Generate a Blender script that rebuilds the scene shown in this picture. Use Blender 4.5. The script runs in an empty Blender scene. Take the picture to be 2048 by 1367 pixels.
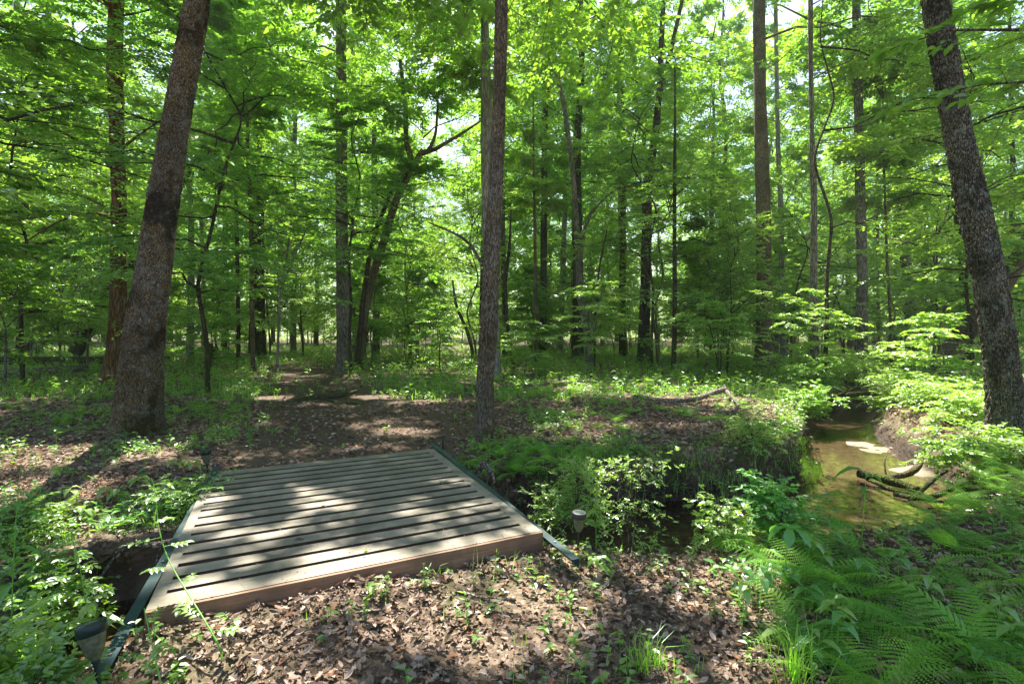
import bpy, math, random
import numpy as np
R_ = math.radians
random.seed(7)
SC = bpy.context.scene

# ------------------------------------------------------------------ camera
CAM_H = 1.5
F = 1050.0                      # focal length in pixels of the 2048 px wide photograph
cam_d = bpy.data.cameras.new("camera")
cam = bpy.data.objects.new("camera", cam_d)
SC.collection.objects.link(cam)
cam.location = (0, 0, CAM_H)
cam.rotation_euler = (R_(90), 0, 0)
cam_d.lens = 36.0 * F / 2048
cam_d.shift_y = -0.0115
cam_d.clip_start = 0.05
cam_d.clip_end = 2000
SC.camera = cam

# ------------------------------------------------------------------ light
SUN = np.array([-0.09, 0.47, 0.84]); SUN /= np.linalg.norm(SUN)
elev = math.asin(SUN[2]); azim = math.atan2(SUN[0], SUN[1])
world = bpy.data.worlds.new("World"); SC.world = world
world.use_nodes = True
wn = world.node_tree.nodes; wl = world.node_tree.links
wn.clear()
wo = wn.new("ShaderNodeOutputWorld"); wb = wn.new("ShaderNodeBackground"); ws = wn.new("ShaderNodeTexSky")
ws.sky_type = 'NISHITA'; ws.sun_disc = False
ws.sun_elevation = elev; ws.sun_rotation = azim
ws.air_density = 1.0; ws.dust_density = 2.0; ws.ozone_density = 1.0
wb.inputs[1].default_value = 0.09
wl.new(ws.outputs[0], wb.inputs[0]); wl.new(wb.outputs[0], wo.inputs[0])
sd = bpy.data.lights.new("sun", 'SUN'); sd.energy = 5.0; sd.angle = R_(0.53); sd.color = (1.0, 0.93, 0.82)
sun = bpy.data.objects.new("sun", sd); SC.collection.objects.link(sun)
from mathutils import Vector
sun.rotation_euler = Vector(SUN).to_track_quat('Z', 'Y').to_euler()
sun.location = (0, 0, 30)
SC.view_settings.view_transform = 'Standard'; SC.view_settings.look = 'None'
SC.view_settings.gamma = 1.0
SC.view_settings.exposure = 2.02
cy = SC.cycles
cy.max_bounces = 10; cy.diffuse_bounces = 6; cy.glossy_bounces = 2; cy.transmission_bounces = 4
cy.transparent_max_bounces = 12; cy.sample_clamp_indirect = 6.0
cy.caustics_reflective = False; cy.caustics_refractive = False
cy.use_denoising = True

# ------------------------------------------------------------------ noise
def hash3(ix, iy, iz, seed=0):
    h = (ix.astype(np.int64) * 374761393 + iy.astype(np.int64) * 668265263 + iz.astype(np.int64) * 2147483647 + seed * 144269504) & 0xffffffff
    h = ((h ^ (h >> 13)) * 1274126177) & 0xffffffff
    h = ((h ^ (h >> 15)) * 2246822519) & 0xffffffff
    return ((h ^ (h >> 16)) & 0xffffff) / float(0x1000000)
def vnoise(p, seed=0):
    i = np.floor(p).astype(np.int64); f = p - i; f = f * f * (3 - 2 * f)
    out = 0
    for dx in (0, 1):
        for dy in (0, 1):
            for dz in (0, 1):
                w = (f[..., 0] if dx else 1 - f[..., 0]) * (f[..., 1] if dy else 1 - f[..., 1]) * (f[..., 2] if dz else 1 - f[..., 2])
                out = out + w * hash3(i[..., 0] + dx, i[..., 1] + dy, i[..., 2] + dz, seed)
    return out
def fbm(p, octv=3, seed=0):
    o = 0; a = 1; s = 0
    for k in range(octv):
        o = o + a * vnoise(p * 2 ** k, seed + k); s += a; a *= 0.5
    return o / s
def n2(x, y, f, octv=2, seed=0):
    x = np.asarray(x, float); y = np.asarray(y, float)
    return fbm(np.stack([x * f, y * f, np.zeros_like(x) + 3.7], -1), octv, seed) * 2 - 1
def worley(p, seed=0):
    i = np.floor(p).astype(np.int64)
    d1 = np.full(p.shape[0], 9.0); d2 = np.full(p.shape[0], 9.0)
    for dx in (-1, 0, 1):
        for dy in (-1, 0, 1):
            for dz in (-1, 0, 1):
                c = i + np.array([dx, dy, dz])
                q = np.stack([c[:, k] + hash3(c[:, 0], c[:, 1], c[:, 2], seed + k + 1) for k in range(3)], -1)
                d = np.linalg.norm(q - p, axis=1)
                m = d < d1
                d2 = np.where(m, d1, np.minimum(d2, d)); d1 = np.where(m, d, d1)
    return d1, d2

# ------------------------------------------------------------------ object helpers
def link(o, parent=None):
    SC.collection.objects.link(o)
    if parent is not None: o.parent = parent
    return o
def tag(o, label=None, cat=None, group=None, kind=None):
    if label: o['label'] = label
    if cat: o['category'] = cat
    if group: o['group'] = group
    if kind: o['kind'] = kind
    return o
def thing(name, label, cat, loc=(0, 0, 0), rz=0.0, group=None):
    o = bpy.data.objects.new(name, None); o.empty_display_size = 0.1
    link(o); o.location = loc; o.rotation_euler = (0, 0, rz)
    return tag(o, label, cat, group)
def copy_tree(o, loc=None, rz=None, scale=None, label=None, group=None):
    c = o.copy(); SC.collection.objects.link(c)
    if loc is not None: c.location = loc
    if rz is not None: c.rotation_euler = (0, 0, rz)
    if scale is not None: c.scale = (scale,) * 3 if not hasattr(scale, '__len__') else scale
    if label: c['label'] = label
    if group: c['group'] = group
    for ch in list(o.children):
        d = ch.copy(); SC.collection.objects.link(d); d.parent = c
        for g in list(ch.children):
            e = g.copy(); SC.collection.objects.link(e); e.parent = d
    return c
class MB:
    def __init__(s): s.v = []; s.f = []; s.n = 0
    def add(s, v, f, mat=0, smooth=False):
        v = np.asarray(v, np.float32).reshape(-1, 3); f = np.asarray(f, np.int64)
        if len(f) == 0: return
        s.v.append(v); s.f.append((f + s.n, mat, smooth)); s.n += len(v)
    def mesh(s, name, mats, attr=None):
        me = bpy.data.meshes.new(name)
        if s.n == 0: return me
        V = np.concatenate(s.v); me.vertices.add(len(V)); me.vertices.foreach_set('co', V.ravel())
        loops = np.concatenate([f.ravel() for f, _, _ in s.f]).astype(np.int32)
        tot = np.concatenate([np.full(len(f), f.shape[1]) for f, _, _ in s.f]).astype(np.int32)
        st = np.concatenate([[0], np.cumsum(tot)[:-1]]).astype(np.int32)
        me.loops.add(len(loops)); me.loops.foreach_set('vertex_index', loops)
        me.polygons.add(len(tot)); me.polygons.foreach_set('loop_start', st); me.polygons.foreach_set('loop_total', tot)
        me.polygons.foreach_set('material_index', np.concatenate([np.full(len(f), m) for f, m, _ in s.f]).astype(np.int32))
        me.polygons.foreach_set('use_smooth', np.concatenate([np.full(len(f), sm) for f, _, sm in s.f]))
        for m in mats: me.materials.append(m)
        if attr:
            for k, a in attr.items():
                at = me.attributes.new(k, 'FLOAT', 'POINT'); at.data.foreach_set('value', np.asarray(a, np.float32))
        me.update(calc_edges=True)
        return me
    def obj(s, name, mats, parent=None, attr=None):
        mats = mats if isinstance(mats, (list, tuple)) else [mats]
        return link(bpy.data.objects.new(name, s.mesh(name, mats, attr)), parent)

def nrm(a): return a / np.maximum(np.linalg.norm(a, axis=-1, keepdims=True), 1e-9)
def tubes(mb, pts, rad, sides=6, mat=0, cap=False):
    """pts (K,n,3), rad (K,n)"""
    pts = np.asarray(pts, float); rad = np.asarray(rad, float)
    if pts.ndim == 2: pts = pts[None]; rad = rad[None]
    K, n, _ = pts.shape
    if K == 0: return
    T = nrm(np.gradient(pts, axis=1))
    Tm = nrm(T.mean(1, keepdims=True))
    ref = np.where(np.abs(Tm[..., 2:3]) > 0.8, np.array([1., 0, 0]), np.array([0, 0, 1.]))
    B = nrm(np.cross(T, np.broadcast_to(ref, T.shape))); N = np.cross(B, T)
    a = np.linspace(0, 2 * np.pi, sides, endpoint=False)
    ring = pts[:, :, None] + rad[:, :, None, None] * (B[:, :, None] * np.cos(a)[None, None, :, None] + N[:, :, None] * np.sin(a)[None, None, :, None])
    idx = np.arange(K * n * sides).reshape(K, n, sides)
    q = np.stack([idx[:, :-1], np.roll(idx, -1, 2)[:, :-1], np.roll(idx, -1, 2)[:, 1:], idx[:, 1:]], -1).reshape(-1, 4)
    mb.add(ring, q, mat, True)
    if cap:
        base = mb.n
        for k in range(K):
            for e in (0, n - 1):
                r = ring[k, e]; c = r.mean(0)
                f = [[sides, i, (i + 1) % sides] for i in range(sides)]
                mb.add(np.vstack([r, c]), f, mat)
def leaves(mb, P, A, N, L, W, mat=0, detail=1, fold=0.18, curl=0.0, prof=None):
    """leaf blades: base P, axis A, normal N, length L, width W"""
    if len(P) == 0: return
    A = nrm(A); B = nrm(np.cross(N, A)); N = np.cross(A, B)
    L = np.broadcast_to(np.asarray(L, float), (len(P),))[:, None]; W = np.broadcast_to(np.asarray(W, float), (len(P),))[:, None]
    k = len(P)
    if detail == 1:
        v = np.stack([P, P + A * L * .45 + B * W * .5 + N * W * fold, P + A * L - N * L * curl, P + A * L * .45 - B * W * .5 + N * W * fold], 1)
        mb.add(v, np.arange(4 * k).reshape(k, 4), mat)
    elif detail == 2:
        v = np.stack([P, P + A * L * .25 + B * W * .42 + N * W * fold, P + A * L * .62 + B * W * .42 + N * (W * fold - L * curl * .4), P + A * L - N * L * curl,
                      P + A * L * .62 - B * W * .42 + N * (W * fold - L * curl * .4), P + A * L * .25 - B * W * .42 + N * W * fold], 1)
        i = np.arange(k)[:, None] * 6
        mb.add(v, np.concatenate([i + np.array([[0, 1, 2, 3]]), i + np.array([[0, 3, 4, 5]])]), mat)
    else:
        if prof is None: prof = [(0, .03), (.12, .55), (.35, 1), (.6, .85), (.82, .45), (1, .02)]
        m = len(prof); vs = []
        for t, w in prof:
            z = -curl * L * (t - .3) ** 2 * 2
            mid = P + A * L * t + N * z
            e = N * W * w * fold
            vs += [mid - B * W * w * .5 + e, mid, mid + B * W * w * .5 + e]
        v = np.stack(vs, 1); i = np.arange(k)[:, None] * 3 * m; fs = []
        for s in range(m - 1):
            fs += [i + np.array([[3 * s, 3 * s + 1, 3 * s + 4, 3 * s + 3]]), i + np.array([[3 * s + 1, 3 * s + 2, 3 * s + 5, 3 * s + 4]])]
        mb.add(v, np.concatenate(fs), mat)
def box_verts(c0, c1):
    x0, y0, z0 = c0; x1, y1, z1 = c1
    v = [(x0, y0, z0), (x1, y0, z0), (x1, y1, z0), (x0, y1, z0), (x0, y0, z1), (x1, y0, z1), (x1, y1, z1), (x0, y1, z1)]
    return v, [(0, 3, 2, 1), (4, 5, 6, 7), (0, 1, 5, 4), (1, 2, 6, 5), (2, 3, 7, 6), (3, 0, 4, 7)]
def P3(px, py, d):            # pixel of the 2048 px photograph + distance -> point in the scene
    return np.array([(px - 1024) / F * d, d, CAM_H + (660 - py) / F * d])
def G2(px, py, z=0.0):        # pixel -> point on the level z
    d = F * (CAM_H - z) / (py - 660)
    return np.array([(px - 1024) / F * d, d])

# ------------------------------------------------------------------ materials
def newmat(name):
    m = bpy.data.materials.new(name); m.use_nodes = True
    nt = m.node_tree; nt.nodes.clear()
    return m, nt, nt.nodes.new('ShaderNodeOutputMaterial')
def ramp(nt, fac, stops, interp='LINEAR'):
    r = nt.nodes.new('ShaderNodeValToRGB'); r.color_ramp.interpolation = interp
    el = r.color_ramp.elements
    while len(el) < len(stops): el.new(0.5)
    for e, (p, c) in zip(el, stops): e.position = p; e.color = (*c, 1)
    nt.links.new(fac, r.inputs[0]); return r.outputs[0]
def mixc(nt, fac, a, b, mode='MIX'):
    m = nt.nodes.new('ShaderNodeMix'); m.data_type = 'RGBA'; m.blend_type = mode
    for s, v in ((m.inputs[0], fac), (m.inputs[6], a), (m.inputs[7], b)):
        if hasattr(v, 'is_output'): nt.links.new(v, s)
        elif isinstance(v, (int, float)): s.default_value = v
        else: s.default_value = (*v, 1)
    return m.outputs[2]
def mth(nt, op, a, b=0.5, clamp=False):
    m = nt.nodes.new('ShaderNodeMath'); m.operation = op; m.use_clamp = clamp
    for s, v in ((m.inputs[0], a), (m.inputs[1], b)):
        if hasattr(v, 'is_output'): nt.links.new(v, s)
        else: s.default_value = v
    return m.outputs[0]
def tex(nt, kind, scale, vec=None, detail=3, **kw):
    t = nt.nodes.new('ShaderNodeTex' + kind); t.inputs['Scale'].default_value = scale
    if kind == 'Noise': t.inputs['Detail'].default_value = detail
    for k, v in kw.items(): setattr(t, k, v)
    if vec is not None: nt.links.new(vec, t.inputs['Vector'])
    return t
def mapping(nt, vec, scale=(1, 1, 1)):
    m = nt.nodes.new('ShaderNodeMapping'); m.inputs['Scale'].default_value = scale; nt.links.new(vec, m.inputs[0]); return m.outputs[0]

def leaf_mat(name, lo, mid, hi, trans=1.0, gloss=0.08, isl=.75):
    m, nt, out = newmat(name); L = nt.links
    g = nt.nodes.new('ShaderNodeNewGeometry'); oi = nt.nodes.new('ShaderNodeObjectInfo')
    v = mth(nt, 'ADD', mth(nt, 'MULTIPLY', g.outputs['Random Per Island'], isl), mth(nt, 'MULTIPLY', oi.outputs['Random'], 1 - isl))
    col = ramp(nt, v, [(0, lo), (.5, mid), (1, hi)])
    tcol = mixc(nt, 1.0, col, (1.88 * trans, 2.0 * trans, .70 * trans), 'MULTIPLY')
    d = nt.nodes.new('ShaderNodeBsdfDiffuse'); L.new(col, d.inputs[0])
    t = nt.nodes.new('ShaderNodeBsdfTranslucent'); L.new(tcol, t.inputs[0])
    a = nt.nodes.new('ShaderNodeAddShader'); L.new(d.outputs[0], a.inputs[0]); L.new(t.outputs[0], a.inputs[1])
    gl = nt.nodes.new('ShaderNodeBsdfGlossy'); gl.inputs['Roughness'].default_value = .38; gl.inputs[0].default_value = (.9, .95, 1, 1)
    mx = nt.nodes.new('ShaderNodeMixShader'); mx.inputs[0].default_value = gloss
    L.new(a.outputs[0], mx.inputs[1]); L.new(gl.outputs[0], mx.inputs[2]); L.new(mx.outputs[0], out.inputs[0])
    return m
M = {}
M['leaf'] = leaf_mat('leaf_green', (.05, .105, .017), (.085, .155, .026), (.135, .215, .042))
M['leaf_deep'] = leaf_mat('leaf_deep_green', (.045, .1, .02), (.07, .142, .029), (.11, .2, .042))
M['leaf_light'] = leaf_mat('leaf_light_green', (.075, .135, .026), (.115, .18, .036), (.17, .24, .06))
M['leaf_blue'] = leaf_mat('leaf_cool_green', (.035, .10, .02), (.055, .145, .03), (.08, .19, .04), .85, .05)
M['fern'] = leaf_mat('fern_green', (.05, .12, .02), (.09, .19, .03), (.155, .275, .048), .9, .015, .12)
M['grass'] = leaf_mat('grass_green', (.07, .16, .02), (.11, .22, .03), (.17, .29, .05), .9, .05)

def litter_mat(name, stops):
    m, nt, out = newmat(name); L = nt.links
    g = nt.nodes.new('ShaderNodeNewGeometry')
    col = ramp(nt, g.outputs['Random Per Island'], stops)
    d = nt.nodes.new('ShaderNodeBsdfPrincipled'); L.new(col, d.inputs[0]); d.inputs['Roughness'].default_value = .7
    d.inputs['Specular IOR Level'].default_value = .25
    t = nt.nodes.new('ShaderNodeBsdfTranslucent'); L.new(mixc(nt, 1.0, col, (.7, .55, .4), 'MULTIPLY'), t.inputs[0])
    mx = nt.nodes.new('ShaderNodeMixShader'); mx.inputs[0].default_value = .2
    L.new(d.outputs[0], mx.inputs[1]); L.new(t.outputs[0], mx.inputs[2]); L.new(mx.outputs[0], out.inputs[0])
    return m
M['litter'] = litter_mat('dead_leaves', [(0, (.06, .042, .028)), (.3, (.15, .105, .07)), (.6, (.30, .22, .165)), (.86, (.48, .385, .32)), (1, (.34, .17, .08))])

def bark_mat(name, dark, mid, light, scale=1.0, zs=.22, moss=.0, blotch=.45, bump=.8, lichen=0.0):
    m, nt, out = newmat(name); L = nt.links
    tc = nt.nodes.new('ShaderNodeTexCoord'); v = tc.outputs['Object']
    vs = mapping(nt, v, (1, 1, zs))
    wob = tex(nt, 'Noise', 9 * scale, vs, 4)
    vw = nt.nodes.new('ShaderNodeVectorMath'); vw.operation = 'MULTIPLY_ADD'
    L.new(wob.outputs['Color'], vw.inputs[0]); vw.inputs[1].default_value = (.1, .1, .1); L.new(vs, vw.inputs[2])
    vo = tex(nt, 'Voronoi', 22 * scale, vw.outputs[0], feature='DISTANCE_TO_EDGE')
    crack = ramp(nt, vo.outputs['Distance'], [(0, (0, 0, 0)), (.16, (.75, .75, .75)), (.5, (1, 1, 1))])
    ns = tex(nt, 'Noise', 30 * scale, vs, 6)
    col = ramp(nt, ns.outputs[0], [(.3, mid), (.62, light)])
    col = mixc(nt, crack, dark, col)
    if blotch > 0:
        nb = tex(nt, 'Noise', 2.6, mapping(nt, v, (1, 1, .7)), 5)
        bf = ramp(nt, nb.outputs[0], [(.52, (0, 0, 0)), (.60, (1, 1, 1))])
        col = mixc(nt, mth(nt, 'MULTIPLY', bf, blotch), col, dark)
    if lichen > 0:
        nl = tex(nt, 'Noise', 9, v, 6); lf = ramp(nt, nl.outputs[0], [(.55, (0, 0, 0)), (.64, (1, 1, 1))])
        col = mixc(nt, mth(nt, 'MULTIPLY', lf, lichen), col, (.33, .36, .30))
    if moss > 0:
        sp = nt.nodes.new('ShaderNodeSeparateXYZ'); L.new(v, sp.inputs[0])
        nm = tex(nt, 'Noise', 5, v, 4)
        h = mth(nt, 'MULTIPLY', mth(nt, 'SUBTRACT', 1.6, sp.outputs[2], True), mth(nt, 'MULTIPLY', nm.outputs[0], moss * 1.6))
        col = mixc(nt, mth(nt, 'MINIMUM', h, .8), col, (.045, .07, .015))
    nv = tex(nt, 'Noise', 1.7, mapping(nt, v, (1, 1, .6)), 4); hv = nt.nodes.new('ShaderNodeHueSaturation'); nt.links.new(col, hv.inputs['Color'])
    L.new(mth(nt, 'ADD', mth(nt, 'MULTIPLY', nv.outputs[0], 1.5), .28), hv.inputs['Value']); n5 = tex(nt, 'Noise', 4, v, 3); L.new(mth(nt, 'ADD', mth(nt, 'MULTIPLY', n5.outputs[0], 1.6), .35), hv.inputs['Saturation']); col = hv.outputs[0]
    b = nt.nodes.new('ShaderNodeBump'); b.inputs['Strength'].default_value = bump; b.inputs['Distance'].default_value = .03
    L.new(mth(nt, 'ADD', crack, mth(nt, 'MULTIPLY', ns.outputs[0], .6)), b.inputs['Height'])
    p = nt.nodes.new('ShaderNodeBsdfPrincipled'); p.inputs['Roughness'].default_value = .9; p.inputs['Specular IOR Level'].default_value = .2
    L.new(col, p.inputs[0]); L.new(b.outputs[0], p.inputs['Normal']); L.new(p.outputs[0], out.inputs[0])
    return m
M['bark_oak'] = bark_mat('bark_oak', (.035, .022, .013), (.20, .145, .09), (.44, .36, .255), 2.3, .4, .35, .85, 1.0, .35)
M['bark_ridge'] = bark_mat('bark_ridged', (.022, .018, .012), (.19, .17, .125), (.40, .37, .28), 1.9, .34, .3, .5, 1.0, .5)
M['bark_brown'] = bark_mat('bark_brown', (.045, .03, .02), (.19, .155, .11), (.34, .285, .215), 2.0, .2, .25, .3)
M['bark_red'] = bark_mat('bark_reddish', (.04, .02, .011), (.165, .095, .055), (.26, .165, .10), .9, .12, .2, .25)
M['bark_grey'] = bark_mat('bark_grey', (.06, .052, .045), (.19, .17, .145), (.32, .295, .26), 1.0, .15, .3, .35)
M['bark_pale'] = bark_mat('bark_pale', (.12, .11, .10), (.26, .245, .225), (.4, .385, .36), .7, .15, .2, .3, .5)
M['bark_dark'] = bark_mat('bark_dark', (.016, .013, .01), (.065, .052, .038), (.13, .105, .08), 1.0, .25, .6, .3)
M['drift'] = bark_mat('weathered_wood', (.05, .04, .03), (.2, .17, .14), (.36, .32, .27), 1.0, 1.0, 0, .3)

# ------------------------------------------------------------------ terrain
STREAM = np.array([(-30, -2), (-12, 1.2), (-6, 2.0), (-4.2, 2.42), (-2.95, 2.98), (-1.5, 3.8), (0, 4.7), (1.5, 5.05), (2.8, 5.35), (4.0, 6.0), (5.0, 7.2), (5.75, 8.8), (6.6, 10.6),
                   (7.6, 12.2), (9.5, 13.6), (13, 14.6), (20, 15), (40, 17)], float)
def smooth_poly(P, n=6):
    out = []
    for i in range(len(P) - 1):
        p0 = P[max(i - 1, 0)]; p1 = P[i]; p2 = P[i + 1]; p3 = P[min(i + 2, len(P) - 1)]
        for t in np.linspace(0, 1, n, endpoint=False):
            out.append(.5 * ((2 * p1) + (-p0 + p2) * t + (2 * p0 - 5 * p1 + 4 * p2 - p3) * t * t + (-p0 + 3 * p1 - 3 * p2 + p3) * t ** 3))
    out.append(P[-1]); return np.array(out)
SS = smooth_poly(STREAM, 4)
def stream_dist(x, y):
    sh = np.shape(x); p = np.stack([np.ravel(x), np.ravel(y)], -1)
    best = np.full(len(p), 1e9); side = np.ones(len(p))
    for a, b in zip(SS[:-1], SS[1:]):
        ab = b - a; t = np.clip(((p - a) @ ab) / (ab @ ab), 0, 1)
        q = a + t[:, None] * ab; d = np.hypot(*(p - q).T)
        cr = ab[0] * (p[:, 1] - a[1]) - ab[1] * (p[:, 0] - a[0])
        m = d < best; best = np.where(m, d, best); side = np.where(m, np.sign(cr), side)
    return best.reshape(sh), side.reshape(sh)
WATER_Z = -0.55
def sstep(a, b, x):
    t = np.clip((x - a) / (b - a), 0, 1); return t * t * (3 - 2 * t)
def ground(x, y, full=False):
    x = np.asarray(x, float); y = np.asarray(y, float)
    r = np.hypot(x, y)
    h = .05 * n2(x, y, .35, 2, 5) + .025 * n2(x, y, 1.3, 2, 9) + .012 * n2(x, y, 6, 2, 11) + .3 * n2(x, y, .05, 2, 3) * sstep(14, 40, r)
    h = h + .12 * np.exp(-((x - 2.3) ** 2 / 3 + (y - 7.3) ** 2 / 1.5))
    h = h - .04 * np.exp(-((x + 1.5) ** 2 + (y - 4) ** 2) / 6)
    bu = (x + 1.76) * .912 + (y - 2.52) * .41; bv = -(x + 1.76) * .456 + (y - 2.52) * .89     # beside the bridge's front edge
    h = h + (.135 - .035 * np.clip(bu, 0, 2.4)) * np.exp(-((np.minimum(bv, 0) + .03) / .38) ** 2) * sstep(-.35, .1, bu) * (1 - sstep(2.0, 2.7, bu)) * (1 - sstep(.0, .3, bv))
    h = h + .09 * np.exp(-((bv - 2.9) / .35) ** 2) * sstep(-.4, .1, bu) * (1 - sstep(2.1, 2.6, bu))
    d, s = stream_dist(x, y)
    w = .68 - .24 * sstep(6.6, 8.6, y) + .12 * n2(x, y, .9, 1, 21) + .07 * n2(x, y, 3, 1, 22) + .05 * np.exp(-((x - 4.6) ** 2 + (y - 6.8) ** 2) / 2)
    wide = np.where(s > 0, .24 + .16 * (n2(x, y, 1.7, 1, 31) + 1), np.where(x > .3, .75, .3) )
    wide = np.where((s > 0) & (x < -1), .14 + .07 * n2(x, y, 1.7, 1, 31), wide)
    w = w - .08 * sstep(-1.5, -2.5, x) if False else w - .1 * (1 - sstep(-2.8, -1.8, x))
    wide = np.where(s < 0, .3 + .45 * sstep(-.3, 1.2, x), wide)
    t = sstep(0, 1, (d - w) / wide)
    rag = .06 * n2(x, y, 5, 2, 41) * np.exp(-((d - w - .2) / .2) ** 2)
    bed = WATER_Z - .10 + .07 * n2(x, y, 1.1, 2, 51) + .02 * n2(x, y, 7, 1, 52)
    bed = bed + .13 * np.exp(-((x + 2.5) ** 2 + (y - 2.95) ** 2) / .35) + (.13 + .06 * n2(x, y, 2.5, 2, 54)) * np.exp(-((x - 6.3) ** 2 + (y - 9.2) ** 2) / .6) + .07 * np.exp(-((x - 3.9) ** 2 + (y - 7.0) ** 2) / .25) + (.13 + .08 * n2(x, y, 3.1, 2, 55)) * np.exp(-((x - 5.9) ** 2 + (y - 7.6) ** 2) / .25)
    z = bed * (1 - t) + h * t + rag
    if not full: return z
    return z, d, w, t, s
def path_mask(x, y):
    m = 0
    for a, b, wd in (((-1.9, 5.2), (-2.6, 8.0), 1.2), ((-2.6, 8.0), (-4.3, 12), 1.3), ((-4.3, 12), (-8, 20), 1.2), ((-1.4, 6.3), (-.6, 9.3), .8)):
        a = np.array(a); b = np.array(b); ab = b - a
        t = np.clip(((x - a[0]) * ab[0] + (y - a[1]) * ab[1]) / (ab @ ab), 0, 1)
        d = np.hypot(x - a[0] - t * ab[0], y - a[1] - t * ab[1])
        m = np.maximum(m, 1 - sstep(wd * .6, wd * 1.3, d + .3 * n2(x, y, 1.2, 1, 77)))
    return m

def ground_material():
    m, nt, out = newmat('forest_floor'); L = nt.links
    tc = nt.nodes.new('ShaderNodeTexCoord'); v = tc.outputs['Object']
    wob = tex(nt, 'Noise', 14, v, 3)
    vw = nt.nodes.new('ShaderNodeVectorMath'); vw.operation = 'MULTIPLY_ADD'
    L.new(wob.outputs['Color'], vw.inputs[0]); vw.inputs[1].default_value = (.07, .07, .07); L.new(v, vw.inputs[2])
    c1 = tex(nt, 'Voronoi', 19, vw.outputs[0]); c2 = tex(nt, 'Voronoi', 37, vw.outputs[0])
    sp = nt.nodes.new('ShaderNodeSeparateColor'); L.new(c1.outputs['Color'], sp.inputs[0])
    sp2 = nt.nodes.new('ShaderNodeSeparateColor'); L.new(c2.outputs['Color'], sp2.inputs[0])
    st = [(0, (.045, .032, .02)), (.35, (.10, .07, .045)), (.7, (.18, .13, .09)), (1, (.30, .22, .17))]
    lit = mixc(nt, .45, ramp(nt, sp.outputs[0], st), ramp(nt, sp2.outputs[1], st))
    soil = ramp(nt, tex(nt, 'Noise', 25, v, 8).outputs[0], [(.3, (.05, .034, .022)), (.7, (.14, .095, .065))])
    sand = ramp(nt, tex(nt, 'Noise', 7, mapping(nt, v, (1, 3, 1)), 6).outputs[0], [(.3, (.16, .12, .09)), (.7, (.36, .29, .225))])
    mud = ramp(nt, tex(nt, 'Noise', 22, mapping(nt, v, (1, 1, 2.2)), 9).outputs[0], [(.35, (.006, .005, .003)), (.5, (.03, .02, .013)), (.68, (.085, .055, .035))])
    moss = ramp(nt, tex(nt, 'Noise', 40, v, 5).outputs[0], [(.3, (.025, .05, .008)), (.7, (.08, .13, .02))])
    def at(n):
        a = nt.nodes.new('ShaderNodeAttribute'); a.attribute_name = n; return a.outputs['Fac']
    col = mixc(nt, at('dirt'), lit, soil)
    col = mixc(nt, at('moss'), col, moss)
    col = mixc(nt, at('bank'), col, mud)
    col = mixc(nt, at('sand'), col, sand)
    b = nt.nodes.new('ShaderNodeBump'); b.inputs['Strength'].default_value = .9; b.inputs['Distance'].default_value = .02
    L.new(mth(nt, 'ADD', mth(nt, 'MULTIPLY', sp.outputs[2], .8), tex(nt, 'Noise', 40, v, 6).outputs[0]), b.inputs['Height'])
    p = nt.nodes.new('ShaderNodeBsdfPrincipled'); p.inputs['Roughness'].default_value = .85; p.inputs['Specular IOR Level'].default_value = .25
    L.new(col, p.inputs[0]); L.new(b.outputs[0], p.inputs['Normal']); L.new(p.outputs[0], out.inputs[0])
    return m
def geo(a, b, n): return a + (b - a) * (np.linspace(0, 1, n + 1)[1:] ** 2.6)
xs = np.concatenate([geo(-8, -400, 45)[::-1], np.arange(-8, 9.5, .05), geo(9.5, 400, 45)])
ys = np.concatenate([geo(.8, -120, 25)[::-1], np.arange(.8, 11, .05), np.arange(11, 22, .16), geo(22, 500, 45)])
GX, GY = np.meshgrid(xs, ys)
GZ, gd, gw, gt, gs = ground(GX, GY, True)
# undercut: the foot of the steep far bank lies back under its edge
gyy, gxx = np.gradient(gd); sx_ = np.gradient(GX, axis=1); sy_ = np.gradient(GY, axis=0)
dxn, dyn = gxx / sx_, gyy / sy_; ln_ = np.maximum(np.hypot(dxn, dyn), 1e-6); dxn /= ln_; dyn /= ln_
push = np.clip((.9 - gt) / .35, 0, 1) * np.where(gd < gw, np.exp(-((gw - gd) / .12)), 1) * (gs > 0) * (.24 + .14 * n2(GX, GY, 1.4, 2, 35))
push = push * (np.abs(GX) < 9) * (GY < 10.5); push[(gt >= .999) | (gt <= 0) & (gd > gw)] = 0
UX = GX + dxn * push; UY = GY + dyn * push
rough = (.05 * n2(GX, GY + 3 * GZ, 9, 3, 36) + .05 * n2(GX + 2 * GZ, GY, 3.5, 2, 37)) * (gt > 0) * (gt < 1) * (np.abs(GX) < 9)
UX = UX + rough; UY = UY + rough
mb = MB()
nx, ny = len(xs), len(ys)
idx = np.arange(nx * ny).reshape(ny, nx)
q = np.stack([idx[:-1, :-1], idx[:-1, 1:], idx[1:, 1:], idx[1:, :-1]], -1).reshape(-1, 4)
mb.add(np.stack([UX, UY, GZ], -1), q, 0, True)
sand_a = 1 - sstep(.0, .35, (gd - gw) / .3 + .25 * n2(GX, GY, 4, 2, 61))
bank_a = (1 - sstep(.25, .62, gt + .15 * n2(GX, GY, 5, 2, 62))) * (gt > .0)
moss_a = sstep(-.1, .25, n2(GX, GY, 1.6, 3, 63)) * np.exp(-((gd - gw - .5) / .45) ** 2) * .9 * np.where(gs > 0, 1, .25) + .12 * (gs > 0) * sstep(.1, .4, n2(GX, GY, .6, 3, 64)) * (gd > 1.5)
gobj = mb.obj('ground', ground_material(), None, {'dirt': path_mask(GX, GY).ravel(), 'sand': sand_a.ravel(), 'bank': bank_a.ravel(), 'moss': np.clip(moss_a, 0, 1).ravel()})
tag(gobj, kind='structure')

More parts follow.
